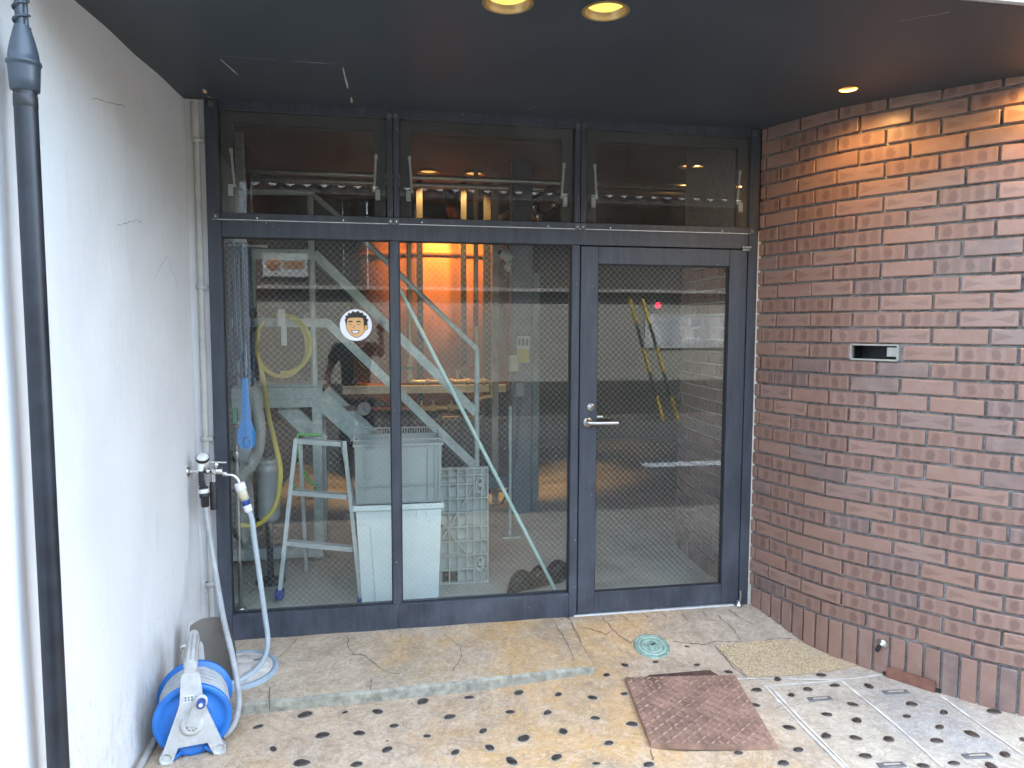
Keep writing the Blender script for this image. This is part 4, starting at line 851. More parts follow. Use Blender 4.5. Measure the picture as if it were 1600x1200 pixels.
m = MB(); m.tube(cr([(-.839, -.155, .745), (-.832, -.158, .68), (-.801, -.20, .503), (-.727, -.38, .288), (-.664, -.52, .166), (-.628, -.60, .062), (-.609, -.68, .012), (-.613, -.76, -.027), (-.650, -.79, -.060), (-.70, -.79, -.05)], 8), .0125, 12); m.build("tube", HOSEW, ha)
hb = thing("looped_hose", "pale blue hose dropping from the tap and curving over the round cover", "hose", (-.68, -.13, .83))
CA = Vector((.30, 0, -1)).normalized(); base = Vector((-.686, -.13, .838))
m = MB(); m.lathe([(.001, -.004), (.022, -.004), (.025, .002), (.025, .034), (.021, .038), (.001, .038)], base, CA, 20); m.build("white_nut", WHITEP, hb)
m = MB(); m.lathe([(.0215, .036), (.0215, .040)], base, CA, 20); m.lathe([(.020, .040), (.0222, .043), (.021, .085), (.001, .085)], base, CA, 20); m.build("cream_sleeve", BEIGEP, hb)
m = MB(); m.lathe([(.0205, .084), (.0215, .088), (.019, .112), (.001, .112)], base, CA, 20); m.build("blue_collar", BLUED, hb)
m = MB(); m.lathe([(.0195, .111), (.0195, .142), (.015, .148), (.001, .148)], base, CA, 18); m.build("white_collar", WHITEP, hb)
e = base + CA * .14
m = MB(); m.tube(cr([e, e + CA * .05, (-.622, -.135, .56), (-.600, -.14, .36), (-.580, -.15, .18), (-.566, -.17, .07), (-.566, -.24, .022), (-.590, -.36, .008), (-.650, -.455, .004), (-.73, -.49, .002), (-.80, -.52, .004)], 8), .0125, 12); m.build("tube", HOSEB, hb)
# scoop standing behind the reel
t = thing("plastic_scoop", "taupe plastic scoop leaning on the wall behind the hose reel", "scoop", (-.77, -.47, -.02))
nU, nV = 12, 10; vs = []
for j in range(nV + 1):
    v = j / nV
    for i in range(nU + 1):
        u = i / nU * 2 - 1; wd = .098 + .012 * (1 - v) - .03 * max(0, v - .75) * 2; z = .0 + .27 * v - .018 * (abs(u) ** 3) * (v > .7)
        vs.append((-.760 + wd * u - .02 * v, -.455 + .05 * v + .045 * (1 - u * u), z))
m = MB(); m.add(vs, [(j * (nU + 1) + i, j * (nU + 1) + i + 1, (j + 1) * (nU + 1) + i + 1, (j + 1) * (nU + 1) + i) for j in range(nV) for i in range(nU)], True)
vs2 = [(a, b + .004, c) for a, b, c in vs]; m.add(vs2, [(j * (nU + 1) + i, (j + 1) * (nU + 1) + i, (j + 1) * (nU + 1) + i + 1, j * (nU + 1) + i + 1) for j in range(nV) for i in range(nU)], True); m.build("pan", BROWNP, t)
m = MB(); m.tube([(-.870, -.458, .02), (-.876, -.43, .15), (-.862, -.41, .285)], .007, 8); m.build("edge_rim", CONDUIT, t)
m = MB(); m.tube(cr([(-.875, -.50, .19), (-.862, -.53, .215), (-.835, -.525, .215), (-.835, -.51, .19)], 5), .007, 8); m.build("hook", WHITEP, t)
# ------------------------------------------------------------------ hose reel
rl = thing("hose_reel", "blue and pale grey portable hose reel wound with pale hose", "hose reel", (-.745, -.79, -.08))
AX = Vector((-.19, 1, 0)).normalized(); SX = Vector((1, .19, 0)).normalized(); UP = Vector((0, 0, 1)); C0 = Vector((-.738, -.905, .062))
def disc(name, yo, r, dirn):
    o = C0 + AX * yo; m = MB(); m.lathe([(.04, -.006 * dirn), (.055, -.012 * dirn), (.080, -.012 * dirn), (.085, -.004 * dirn), (.118, -.004 * dirn), (.124, -.012 * dirn), (r, -.010 * dirn), (r + .003, 0), (r, .008 * dirn), (.045, .008 * dirn)], o, AX, 48); m.build(name, BLUEP, rl)
disc("front_disc", .040, .142, 1); disc("rear_disc", .25, .142, -1)
m = MB(); m.lathe([(.06, .045), (.06, .245)], C0, AX, 24); m.lathe([(.016, -.01), (.016, .285)], C0, AX, 12); m.build("drum", BLUEP, rl)
P = []
for lay, rad in ((0, .075), (1, .099), (2, .121)):
    n = 6; 
    for j in range(n * 20):
        a = 2 * math.pi * j / 20; f = j / (n * 20); yy = .058 + .178 * (f if lay % 2 == 0 else 1 - f)
        P.append(C0 + AX * (yy + .004 * math.sin(j * .37)) + SX * math.cos(a) * (rad + .003 * math.sin(j * .23)) + UP * math.sin(a) * rad)
m = MB(); m.tube(P, .0122, 8); m.build("wound_hose", HOSEW, rl)
fr = [(-.112, -.150), (-.078, -.150), (-.052, -.085), (.052, -.085), (.078, -.150), (.112, -.150), (.118, -.128), (.052, .055), (.042, .085), (.034, .19), (.026, .205), (-.026, .205), (-.034, .19), (-.042, .085), (-.052, .055), (-.118, -.128)]
for nm, yo, th in (("front_frame", .0, .016), ("rear_frame", .278, .016)):
    m = MB(); m.prism(fr, C0 + AX * yo, SX, UP, AX * th)
    for sx_ in (-.095, .095): m.lathe([(.0235, -.004), (.0235, .028), (.016, .028), (.016, -.004), (.0235, -.004)], C0 + AX * yo + SX * sx_ + UP * -.118, AX, 18)
    m.build(nm, REELW, rl)
for sx_ in (-.095, .095):
    m = MB(); m.cyl(C0 + AX * .01 + SX * sx_ + UP * -.118, C0 + AX * .28 + SX * sx_ + UP * -.118, .0155, 12); m.build("foot_tube", BLACKP, rl)
m = MB(); P = [C0 + AX * (-.002 + .292 * i / 10) + UP * (.215 + .028 * math.sin(math.pi * min(1, i / 6) * .5)) for i in range(11)]; m.tube(P, [.022, .025] + [.0235] * 7 + [.022, .018], 14)
for j in range(8):
    a = 2 * math.pi * j / 8; m.tube([p + (SX * math.cos(a) + UP * math.sin(a)) * .0225 for p in P[1:9]], .0040, 5, True, 1)
m.build("carry_handle", [REELW, M('worn_handle_rib', (.36, .33, .30), .6, 0, .2, 30, .1)], rl)
m = MB(); m.prism([(-.030, .092), (.0, .092), (.012, .118), (-.018, .118)], C0 + AX * -.001, SX, UP, AX * -.0008); m.build('worn_label', WHITEP, rl)
for i_ in range(6):
    m = MB(); m.prism([(-.024 + .011 * (i_ % 3), .097 + .010 * (i_ // 3)), (-.017 + .011 * (i_ % 3), .097 + .010 * (i_ // 3)), (-.0155 + .011 * (i_ % 3), .104 + .010 * (i_ // 3)), (-.0225 + .011 * (i_ % 3), .104 + .010 * (i_ // 3))], C0 + AX * -.0019, SX, UP, AX * -.0006); m.build('label_mark', COLGREY, rl)
m = MB(); m.lathe([(.042, 0), (.042, -.008), (.030, -.012), (.001, -.012)], C0, AX, 28); m.bar(C0 + AX * -.012, C0 + AX * -.016 + SX * .035 + UP * .095, .046, .014, tuple(AX)); m.lathe([(.024, .005), (.024, -.012), (.001, -.012)], C0 + AX * -.014 + SX * .035 + UP * .095, AX, 18); ck = m.build("crank", REELW, rl)
kb = C0 + AX * -.022 + SX * .037 + UP * .098
m = MB(); m.lathe([(.013, 0), (.0155, -.01), (.0165, -.05), (.015, -.066), (.008, -.070), (.001, -.070)], kb, AX + UP * -.25, 16); m.build("knob", BLUED, ck)
m = MB(); m.lathe([(.007, -.0705), (.001, -.0725)], kb, AX + UP * -.25, 12); m.build("knob_cap", WHITEP, ck)
m = MB()
for j in range(8):
    a = 2 * math.pi * j / 8; a2 = a + .45; m.tube([C0 + AX * -.0125 + (SX * math.cos(x_) + UP * math.sin(x_)) * .019 for x_ in (a, (a + a2) / 2, a2)], .0016, 5)
m.build("slot_ring", BLACKP, ck)
for sx_ in (-.045, .045):
    m = MB(); o = C0 + AX * .02 + SX * sx_ * 1.5 + UP * -.132; m.tube([o + UP * .025 - SX * .028, o + UP * -.002, o + UP * .02 + SX * .026], .009, 8); m.tube([o + AX * .005, o + AX * .22], .009, 8); m.build("blue_skid", BLUEP, rl)

# ------------------------------------------------------------------ inside: room shell
m = MB(); m.add([(-1.05, .03, 0), (5.2, .03, 0), (5.2, 6.2, 0), (-1.05, 6.2, 0)], [(0, 1, 2, 3)]); tag(m.build("floor", INFLOOR), kind='structure')
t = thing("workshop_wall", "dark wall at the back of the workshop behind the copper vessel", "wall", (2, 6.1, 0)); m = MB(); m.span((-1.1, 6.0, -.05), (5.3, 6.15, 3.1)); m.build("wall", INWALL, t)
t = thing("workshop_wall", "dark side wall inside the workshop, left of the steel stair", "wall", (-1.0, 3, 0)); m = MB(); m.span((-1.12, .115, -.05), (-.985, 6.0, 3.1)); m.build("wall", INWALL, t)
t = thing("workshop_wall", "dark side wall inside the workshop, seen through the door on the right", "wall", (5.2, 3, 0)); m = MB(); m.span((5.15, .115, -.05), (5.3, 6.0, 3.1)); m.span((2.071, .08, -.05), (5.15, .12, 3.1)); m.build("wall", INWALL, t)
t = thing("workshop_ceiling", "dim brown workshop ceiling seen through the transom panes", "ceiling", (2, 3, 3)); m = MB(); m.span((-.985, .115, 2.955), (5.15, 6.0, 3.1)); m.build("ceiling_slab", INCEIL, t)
for y in (1.15, 3.6):
    m = MB(); m.span((-.98, y, 2.85), (5.14, y + .12, 2.954)); m.build("ceiling_beam", INCEIL, t)
# steel stair with landing
s = thing("steel_stair", "galvanised steel stair with landing and handrails behind the left panes", "stair", (-.1, 1.35, 0))
def gb(name, p, q, w, tt, upv=(0, 1, 0), mat=GALV, par=s):
    m = MB(); m.bar(p, q, w, tt, upv); return m.build(name, mat, par)
m = MB(); m.tube(cr([(-.98, 1.3, 2.474), (-.50, 1.3, 2.484), (-.434, 1.3, 2.465), (-.36, 1.3, 2.41), (-.099, 1.3, 2.174), (.60, 1.3, 1.50), (.645, 1.3, 1.45), (.661, 1.3, 1.40), (.660, 1.3, 1.0), (.660, 1.3, .06)], 4), .0185, 12); m.build("handrail", GALV, s)
m = MB(); m.tube([(-.458, 1.31, 2.47), (-.452, 1.31, 1.19)], .021, 12); m.build("post", GALV, s)
gb("top_rail", (-.90, 1.3, 2.075), (-.435, 1.3, 2.075), .068, .025); gb("top_rail", (-.436, 1.3, 2.085), (.655, 1.3, .990), .060, .03)
gb("mid_rail", (-.98, 1.3, 1.622), (-.352, 1.3, 1.622), .060, .03); gb("mid_rail", (-.36, 1.3, 1.625), (.642, 1.3, .610), .058, .03)
gb("post", (-.915, 1.33, 0), (-.915, 1.33, 2.95), .075, .05)
gb("rail_end", (-.835, 1.285, 2.105), (-.835, 1.285, 1.72), .040, .01)
gb("landing_beam", (-.98, 1.27, 1.150), (-.398, 1.27, 1.150), .075, .05); gb("landing_beam", (-.98, 1.265, 1.082), (-.465, 1.265, 1.082), .055, .03)
gb("leg", (-.435, 1.28, 0), (-.435, 1.28, 1.112), .062, .06); gb("leg", (-.435, 1.62, 0), (-.435, 1.62, 1.112), .062, .06)
gb("brace", (-.66, 1.32, 1.06), (-.41, 1.32, .80), .11, .012); gb("stringer", (-.42, 1.25, 1.12), (.68, 1.25, .04), .125, .012); gb("stringer", (-.42, 1.62, 1.12), (.68, 1.62, .04), .12, .012)
gb("low_beam", (-.98, 1.15, .095), (-.40, 1.15, .095), .07, .05)
for i in range(5):
    m = MB(); x = -.30 + .19 * i; z = 1.01 - .187 * i; m.span((x - .11, 1.262, z - .012), (x + .11, 1.61, z + .012)); m.build("tread", GALV, s)
m = MB(); m.span((-.98, 1.30, 1.188), (-.40, 1.66, 1.205)); m.build("landing_plate", GALV, s)
# step ladder
lad = thing("step_ladder", "aluminium step ladder standing just behind the left pane", "ladder", (-.36, .5, 0))
LT, RT, LB, RB = Vector((-.497, .58, .945)), Vector((-.219, .50, .935)), Vector((-.600, .50, .03)), Vector((-.130, .375, .0))
for a, b in ((LT, LB), (RT, RB)):
    m = MB(); m.bar(a, b, .052, .022, (1, 0, 0)); m.build("front_rail", ALU, lad)
for f, w in ((.02, .05), (.345, .055), (.665, .055)):
    a, b = LT.lerp(LB, f), RT.lerp(RB, f); m = MB(); m.bar(a + Vector((.012, .02, 0)), b + Vector((-.012, .02, 0)), .026, w, (0, 1, 0)); m.build("rung", ALU, lad)
for a, b in ((LT + Vector((.02, .03, -.03)), Vector((-.50, 1.02, 0))), (RT + Vector((-.01, .03, -.03)), Vector((-.10, .94, 0)))):
    m = MB(); m.bar(a, b, .040, .020, (1, 0, 0)); m.build("rear_rail", ALU, lad)
m = MB(); m.bar(LT.lerp(LB, .72), Vector((-.505, .90, .22)), .012, .004, (1, 0, 0)); m.build("spreader", ALU, lad)
for p in (LB, RB):
    m = MB(); m.box(p + Vector((0, 0, .02)), (.05, .07, .055), None, 0, .008); m.build("rubber_foot", BLUED, lad)
# pale bin with grey crate on top
bn = thing("storage_bin", "tall pale grey plastic bin standing behind the middle mullion", "bin", (.09, .42, 0))
def shell(x0, x1, y0, y1, z0, a0, a1, b0, b1, z1, th):
    o = [(x0, y0, z0), (x1, y0, z0), (x1, y1, z0), (x0, y1, z0), (a0, b0, z1), (a1, b0, z1), (a1, b1, z1), (a0, b1, z1)]
    i = [(x0 + th, y0 + th, z0 + th), (x1 - th, y0 + th, z0 + th), (x1 - th, y1 - th, z0 + th), (x0 + th, y1 - th, z0 + th), (a0 + th, b0 + th, z1), (a1 - th, b0 + th, z1), (a1 - th, b1 - th, z1), (a0 + th, b1 - th, z1)]
    f = [(0, 1, 5, 4), (1, 2, 6, 5), (2, 3, 7, 6), (3, 0, 4, 7), (3, 2, 1, 0), (8, 12, 13, 9), (9, 13, 14, 10), (10, 14, 15, 11), (11, 15, 12, 8), (8, 9, 10, 11), (4, 5, 13, 12), (5, 6, 14, 13), (6, 7, 15, 14), (7, 4, 12, 15)]
    return o + i, f
m = MB(); m.add(*shell(-.122, .303, .27, .60, .004, -.150, .322, .245, .63, .605, .004)); m.build("body", BINP, bn)
m = MB(); m.span((-.164, .232, .580), (.336, .246, .612), 0, .003); m.span((-.164, .629, .580), (.336, .643, .612), 0, .003); m.span((-.164, .2465, .580), (-.150, .6285, .612), 0, .003); m.span((.322, .2465, .580), (.336, .6285, .612), 0, .003); m.build("rim", BINP, bn)
for x in (-.072, -.015, .186, .243):
    m = MB(); m.span((x - .003, .238, .535), (x + .003, .252, .579)); m.build("rib", BINP, bn)
m = MB(); m.tube([(-.142, .246, .505), (-.085, .247, .50), (-.072, .248, .485), (-.045, .266, .03)], .0028, 6); m.build("moulded_line", BINP, bn)
m = MB(); m.tube([(.318, .246, .53), (.27, .247, .52), (.25, .247, .495)], .0028, 6); m.build("moulded_line", BINP, bn)
cr8 = thing("plastic_crate", "grey plastic crate stacked on the pale bin behind the mullion", "crate", (.09, .42, .61))
m = MB(); m.add(*shell(-.148, .318, .262, .615, .614, -.152, .326, .252, .625, .945, .004)); m.build("body", CRATEP, cr8)
m = MB(); m.span((-.160, .240, .938), (.334, .251, .952)); m.span((-.160, .626, .938), (.334, .637, .952)); m.span((-.160, .2515, .938), (-.150, .6255, .952)); m.span((.325, .2515, .938), (.334, .6255, .952)); m.build("rim", CRATEP, cr8)
m = MB()
for i in range(33):
    x = -.155 + .0151 * i; m.span((x - .002, .6265, .9525), (x + .002, .634, .985)); m.span((x - .002, .242, .9525), (x + .002, .248, .972))
for i in range(24):
    y = .256 + .0155 * i
    for x in (-.157, .330): m.span((x - .003, y - .002, .9525), (x + .003, y + .002, .98))
m.span((-.160, .2405, .9725), (.334, .2495, .978)); m.span((-.160, .6265, .9855), (.334, .6355, .991)); tag(m.build("lattice_rim", CRATEP, cr8), kind='stuff')
for x in (-.128, -.09, .25, .29, .312):
    m = MB(); m.span((x - .003, .244, .63), (x + .003, .2565, .937)); m.build("rib", CRATEP, cr8)
m = MB(); m.span((-.125, .247, .713), (.288, .2555, .719)); m.build("rib", CRATEP, cr8)
for i in range(7):
    x = -.13 + .07 * i; m = MB(); m.span((x - .002, .246, .629), (x + .002, .254, .645)); m.build("rib", CRATEP, cr8)
# grey dolly standing on end
dl = thing("plastic_dolly", "grey ribbed plastic dolly standing on end beside the pale bin", "dolly", (.45, .63, 0))
m = MB(); m.span((.20, .655, .0), (.645, .665, .73), 0, .004); m.build("deck", PALP, dl)
xs = [.205, .275, .345, .40, .455, .51, .555, .60, .641]; zs = [.004, .09, .18, .27, .36, .45, .54, .63, .685, .726]
for x in xs:
    m = MB(); m.span((x - .0035, .618, .0075), (x + .0035, .6545, .7225)); m.build("rib", PALP, dl)
for z in zs:
    m = MB(); m.span((.2015, .6165, z - .0035), (.6445, .655, z + .0035)); m.build("rib", PALP, dl)
for p, q in (((.30, .63, .46), (.56, .63, .12)), ((.30, .63, .20), (.58, .63, .66))): gb("diagonal_rib", p, q, .006, .03, (0, 1, 0), PALP, dl)
for z in (.62, .12):
    m = MB(); P = [(.588 + .022 * math.cos(a), .612, z + .045 * math.sin(a)) for a in [2 * math.pi * i / 16 for i in range(16)]]; m.tube(P, .007, 8, False, 0, True); m.lathe([(.001, -.02), (.012, -.02), (.012, .03)], (.588, .625, z), (0, 1, 0), 12); m.build("caster_socket", PALP, dl)
m = MB(); m.span((.36, .640, .012), (.452, .6535, .065)); m.build("grip_hole", BLACKP, dl)
# mint tube leaning across the middle pane
t = thing("mint_pole", "long mint coloured tube leaning diagonally behind the middle pane", "pole", (.97, .15, 0))
a, b = Vector((.108, .125, 1.775)), Vector((.985, .16, .055)); m = MB(); m.tube([a, b], .0105, 14); m.build("tube", MINT, t)
d = (a - b).normalized(); m = MB(); m.tube([a, a + d * .02, a + d * .035], [.0135, .011, .006], 10); m.tube(cr([a + d * .03, a + d * .075, a + d * .095 + Vector((-.012, 0, .01)), a + d * .07 + Vector((-.02, 0, .005))], 4), .0032, 6); m.build("hook_tip", STEEL, t)
# clogs
def clog(x, y, rz, lab, strap):
    t = thing("rubber_clog", lab, "shoe", (x, y, 0), "black clogs on the workshop floor"); M3 = Matrix.Rotation(rz, 3, 'Z'); o = Vector((x, y, 0)); m = MB(); n = 14; rings = []
    for i in range(11):
        f = i / 10; L = -.125 + .25 * f; wd = .044 + .012 * math.sin(math.pi * min(1, f * 1.1)) - .035 * max(0, f - .85) / .15; wd *= 1 if f > .05 else .75
        hh = .078 + .055 * math.sin(math.pi * sstep(.15, 1.0, f)) - .055 * max(0, f - .8) / .2
        rings.append([o + M3 @ Vector((L, wd * math.cos(2 * math.pi * k / n), max(.0, hh * (.5 + .5 * math.sin(2 * math.pi * k / n)) ** .8))) for k in range(n)])
    vs = [v for r in rings for v in r]; m.add(vs, [(i * n + k, i * n + (k + 1) % n, (i + 1) * n + (k + 1) % n, (i + 1) * n + k) for i in range(10) for k in range(n)] + [tuple(range(n)), tuple(range(10 * n, 11 * n))], True); m.build("body", SHOE, t)
    m = MB(); P = [o + M3 @ Vector((-.06 - .075 * math.sin(a), .045 * math.cos(a) * 1.0, .075 + .03 * math.sin(a))) for a in [math.pi * i / 10 for i in range(11)]]; m.tube(P, .008, 8); m.build("heel_strap", SHOE, t)
    m = MB(); m.tube([o + M3 @ Vector((-.02, .052 * math.cos(a), .03 + .065 * math.sin(a))) for a in [math.pi * i / 10 for i in range(11)]], .0075, 8); m.build("opening_rim", SHOE, t)
clog(.84, .44, R(205), "leftmost black rubber clog on the floor behind the middle pane", True)
clog(.97, .50, R(195), "middle black rubber clog, next to the foot of the mint tube", True)
clog(1.10, .58, R(200), "black rubber clog half hidden behind the door mullion", True)
# hanging things at the left edge
t = thing("cable_bundle", "dark navy cables hanging from a bar at the left edge of the window", "cables", (-.75, .36, 1.2))
m = MB(); m.tube([(-.98, .36, 2.03), (-.60, .36, 2.03)], .009, 10); m.build("hanger_bar", STEEL, t)
rq = random.Random(5)
for i in range(5):
    x = -.805 + .024 * i; e = 1.18 + rq.uniform(0, .3); m = MB(); m.tube(cr([(x, .36, 2.045), (x + .004, .345, 1.9), (x + rq.uniform(-.012, .012), .35, 1.6), (x + rq.uniform(-.015, .015), .36, e), (x + .012, .37, e - .04), (x + .020, .375, e + .1), (x + .016, .375, 1.9), (x + .012, .372, 2.045)], 5), .0075, 7); m.build("cable", NAVY, t)
t = thing("blue_paddle", "bright blue plastic stirring paddle hanging at the left edge of the window", "paddle", (-.73, .35, .95))
m = MB(); m.tube([(-.727, .352, 2.04), (-.728, .350, 1.31)], .0035, 8); m.build("cord", BLUEP, t)
blade = [(-.012, .29), (-.016, .27), (-.018, .18), (-.022, .07), (-.036, .03), (-.046, -.01), (-.047, -.055), (-.038, -.085), (-.018, -.097), (.018, -.097), (.038, -.085), (.047, -.055), (.046, -.01), (.036, .03), (.022, .07), (.018, .18), (.016, .27), (.012, .29)]
BLUEB = M("bright_blue_plastic", (.03, .30, .78), .38, 0, .06, 14, .03)
m = MB(); m.prism(blade, (-.733, .345, 1.025), (1, 0, 0), (0, 0, 1), (0, .012, 0)); m.build("paddle", BLUEB, t)
m = MB(); m.tube([(-.733 + .017 * math.cos(a), .344, 1.0 - .035 + .032 * math.sin(a)) for a in [2 * math.pi * i / 20 for i in range(20)]], .003, 6, False, 0, True); m.build("paddle_groove", BLUED, t)
t = thing("flexible_duct", "thick grey ribbed hose bulging out behind the blue paddle", "hose", (-.70, .5, .8))
P = cr([(-.80, .52, 1.36), (-.74, .52, 1.30), (-.70, .50, 1.14), (-.69, .50, .98), (-.72, .50, .84), (-.80, .52, .74), (-.86, .54, .70)], 12); m = MB(); m.tube(P, [.036 if i % 2 else .033 for i in range(len(P))], 14); m.build("hose", DUCT, t)
t = thing("standpipe", "slim steel standpipe with a green handled valve at the left edge", "pipe", (-.80, .42, 0))
m = MB(); m.tube([(-.80, .42, 0), (-.80, .42, 1.05)], .011, 10); m.lathe([(.012, .86), (.018, .87), (.018, .90), (.012, .91)], (-.80, .42, 0), (0, 0, 1), 12); m.lathe([(.03, 0), (.03, .012), (.012, .02)], (-.80, .42, 0), (0, 0, 1), 16); m.build("pipe", STEEL, t)
m = MB(); m.bar((-.80, .405, 1.06), (-.80, .405, 1.16), .02, .006, (0, 1, 0)); m.build("valve_handle", GREENP, t); m = MB(); m.span((-.79, .40, 1.05), (-.745, .42, 1.075), 0, .003); m.build("valve_body", WHITEP, t)
t = thing("filter_canister", "stainless steel canister on a stand behind the yellow hose", "canister", (-.70, .85, 0))
m = MB(); m.lathe([(.001, .39), (.05, .39), (.068, .42), (.068, .70), (.072, .705), (.072, .73), (.066, .735), (.066, .755), (.074, .76), (.074, .775), (.05, .785), (.001, .787)], (-.70, .85, 0), (0, 0, 1), 28); m.build("body", ALU, t)
for sx_ in (-.02, .025):
    m = MB(); m.tube([(-.70 + sx_, .80, .775), (-.70 + sx_, .80, .80), (-.70 + sx_ + .02, .80, .805)], .005, 8); m.build("clamp", STEEL, t)
m = MB(); m.tube([(-.70, .85, .39), (-.70, .85, .02)], .02, 12); m.lathe([(.09, 0), (.09, .012), (.02, .03)], (-.70, .85, .0), (0, 0, 1), 20); m.build("stand", INDARK, t)
t = thing("yellow_hose", "yellow hose coiled on a white hook with its end sagging down", "hose", (-.65, 1.22, 1.3))
def coil(cx_, cz_, rx, rz, a0, a1, y0, n=26): return [(cx_ + rx * math.cos(a0 + (a1 - a0) * i / n), y0 + .012 * math.sin(i * .7), cz_ + rz * math.sin(a0 + (a1 - a0) * i / n)) for i in range(n + 1)]
m = MB(); m.tube(coil(-.655, 1.47, .165, .205, R(100), R(-230), 1.235), .0135, 10); m.tube(coil(-.640, 1.48, .175, .19, R(75), R(-95), 1.205), .0145, 10)
m.tube(cr([(-.80, 1.22, 1.55), (-.815, 1.22, 1.46), (-.79, 1.20, 1.36), (-.755, 1.12, 1.24), (-.690, .85, 1.05), (-.612, .58, .896), (-.585, .54, .745), (-.62, .54, .558), (-.72, .55, .45), (-.835, .56, .452)], 8), .0145, 10); m.build("tube", HOSEY, t)
m = MB(); m.span((-.668, 1.19, 1.60), (-.622, 1.21, 1.71), 0, .003); m.span((-.650, 1.195, 1.47), (-.615, 1.205, 1.5995), 0, .003); m.build("hook", WHITEP, t)
t = thing("green_strap", "neon green strap looped round the stair leg behind the ladder", "strap", (-.45, 1.22, .9))
for P in ([(-.40, 1.235, .865), (-.52, 1.225, .872), (-.56, 1.215, .866), (-.555, 1.21, .75), (-.53, 1.2, .64), (-.48, 1.2, .55), (-.44, 1.23, .52)], [(-.60, 1.2, .60), (-.585, 1.2, .52), (-.52, 1.2, .48), (-.44, 1.23, .49)]):
    m = MB(); Q = cr([(a, b, c) for a, b, c in P], 5); m.tube(Q, .009, 7); m.build("band", NEON, t)
t = thing("cardboard_box", "small brown cardboard box on the floor behind the ladder", "box", (-.25, 1.65, 0)); m = MB(); m.box((-.25, 1.65, .085), (.34, .25, .17), Matrix.Rotation(.2, 3, 'Z'), 0, .003); m.build("carton", CARD, t); m = MB(); m.box((-.25, 1.65, .1715), (.05, .252, .002), Matrix.Rotation(.2, 3, 'Z')); m.build("tape", BEIGEP, t)
# ------------------------------------------------------------------ copper vessel and pipework
cv = thing("copper_vessel", "large copper brewing vessel glowing orange behind the middle pane", "vessel", (.55, 4.1, 0))
m = MB(); m.lathe([(.001, .70), (.5, .74), (.85, .95), (.85, 2.32), (.80, 2.46), (.62, 2.62), (.36, 2.72), (.001, 2.76)], (.55, 4.1, 0), (0, 0, 1), 64); m.build("shell", COPPER, cv)
for z in (1.0, 2.30):
    m = MB(); m.lathe([(.852, z - .03), (.862, z - .03), (.862, z + .03), (.852, z + .03)], (.55, 4.1, 0), (0, 0, 1), 64); m.build("band", COPPER, cv)
m = MB(); m.tube(cr([(.75, 3.72, 2.62), (.72, 3.55, 2.72), (.68, 3.4, 2.78), (.66, 3.35, 2.95)], 6), .06, 14); m.build("vent_pipe", INDARK, cv)
for a in (.4, 1.9, 3.6, 5.2):
    m = MB(); m.tube([(.55 + .65 * math.cos(a), 4.1 + .65 * math.sin(a), 0), (.55 + .65 * math.cos(a), 4.1 + .65 * math.sin(a), .9)], .05, 12); m.build("leg", INDARK, cv)
fr_ = thing("vessel_frame", "dark steel posts and beams standing in front of the copper vessel", "frame", (.6, 3.0, 0))
for x, w in ((.355, .055), (.76, .05), (.98, .065)):
    m = MB(); m.span((x - w / 2, 2.98, 0), (x + w / 2, 3.03, 2.95)); m.build("post", INDARK, fr_)
m = MB(); m.span((-.35, 2.92, .985), (1.15, 2.975, 1.055)); m.build("beam", GALV, fr_)
m = MB(); m.span((.55, 2.35, .20), (1.15, 2.42, .30)); m.build("beam", COLGREY, fr_)
t = thing("pump_unit", "dark pump unit on the floor under the copper vessel", "pump", (.45, 3.3, 0))
m = MB(); m.lathe([(.001, -.25), (.14, -.24), (.16, -.2), (.16, .2), (.12, .25), (.001, .26)], (.25, 3.15, .32), (1, 0, 0), 24); m.span((.05, 3.02, .05), (.45, 3.28, .16)); m.build("motor", INDARK, t)
m = MB(); m.span((.55, 3.05, 0), (.95, 3.45, .75), 0, .01); m.build("cabinet", INDARK, t)
bp = thing("brass_pipework", "yellow pipes with red and green valve handles before the copper vessel", "pipework", (.5, 2.6, 0))
m = MB(); m.tube(cr([(.243, 2.6, 2.94), (.242, 2.6, 2.0), (.240, 2.6, 1.25), (.245, 2.6, 1.14), (.28, 2.6, 1.115), (.40, 2.6, 1.112), (.85, 2.6, 1.112), (.93, 2.6, 1.108), (.96, 2.6, 1.07), (.965, 2.6, .98)], 6), .020, 12); m.build("pipe", BRASS, bp)
m = MB(); m.tube([(.822, 2.58, 2.94), (.820, 2.58, 1.15)], .021, 12); m.build("pipe", BRASS, bp)
m = MB(); m.tube([(.820, 2.58, 1.60), (.821, 2.58, 1.83)], .0222, 12); m.build("red_label", REDP, bp)
for x, mt, z in ((.20, GREENP, 1.235), (.745, REDP, 1.235)):
    m = MB(); m.bar((x - .07, 2.565, z), (x + .07, 2.565, z + .004), .014, .008, (0, 1, 0)); m.build("valve_handle", mt, bp)
for x, z in ((.24, 1.30), (.24, 1.16), (.82, 1.30), (.82, 1.19), (.40, 1.112), (.60, 1.112), (.75, 1.112), (.89, 1.11)):
    m = MB(); m.lathe([(.022, -.022), (.030, -.018), (.030, .018), (.022, .022)], (x, 2.6 if x < .8 else 2.585, z), (0, 0, 1) if z > 1.15 else (1, 0, 0), 12); m.build("joint", BRASS, bp)
for x in (.45, .66):
    m = MB(); m.tube([(x, 2.6, 1.12), (x, 2.6, 1.19)], .012, 8); m.lathe([(.03, 0), (.034, .008), (.028, .022)], (x, 2.6, 1.19), (0, 0, 1), 12); m.build("bonnet", BRASS, bp)
gp_ = thing("gauge_pipe", "horizontal red and brass pipe with a round pressure gauge", "pipe", (.25, 2.6, .88))
m = MB(); m.tube([(-.60, 2.6, .885), (.30, 2.6, .88)], .014, 12); m.build("pipe", M("red_copper_pipe", (.45, .13, .08), .4, .4), gp_)
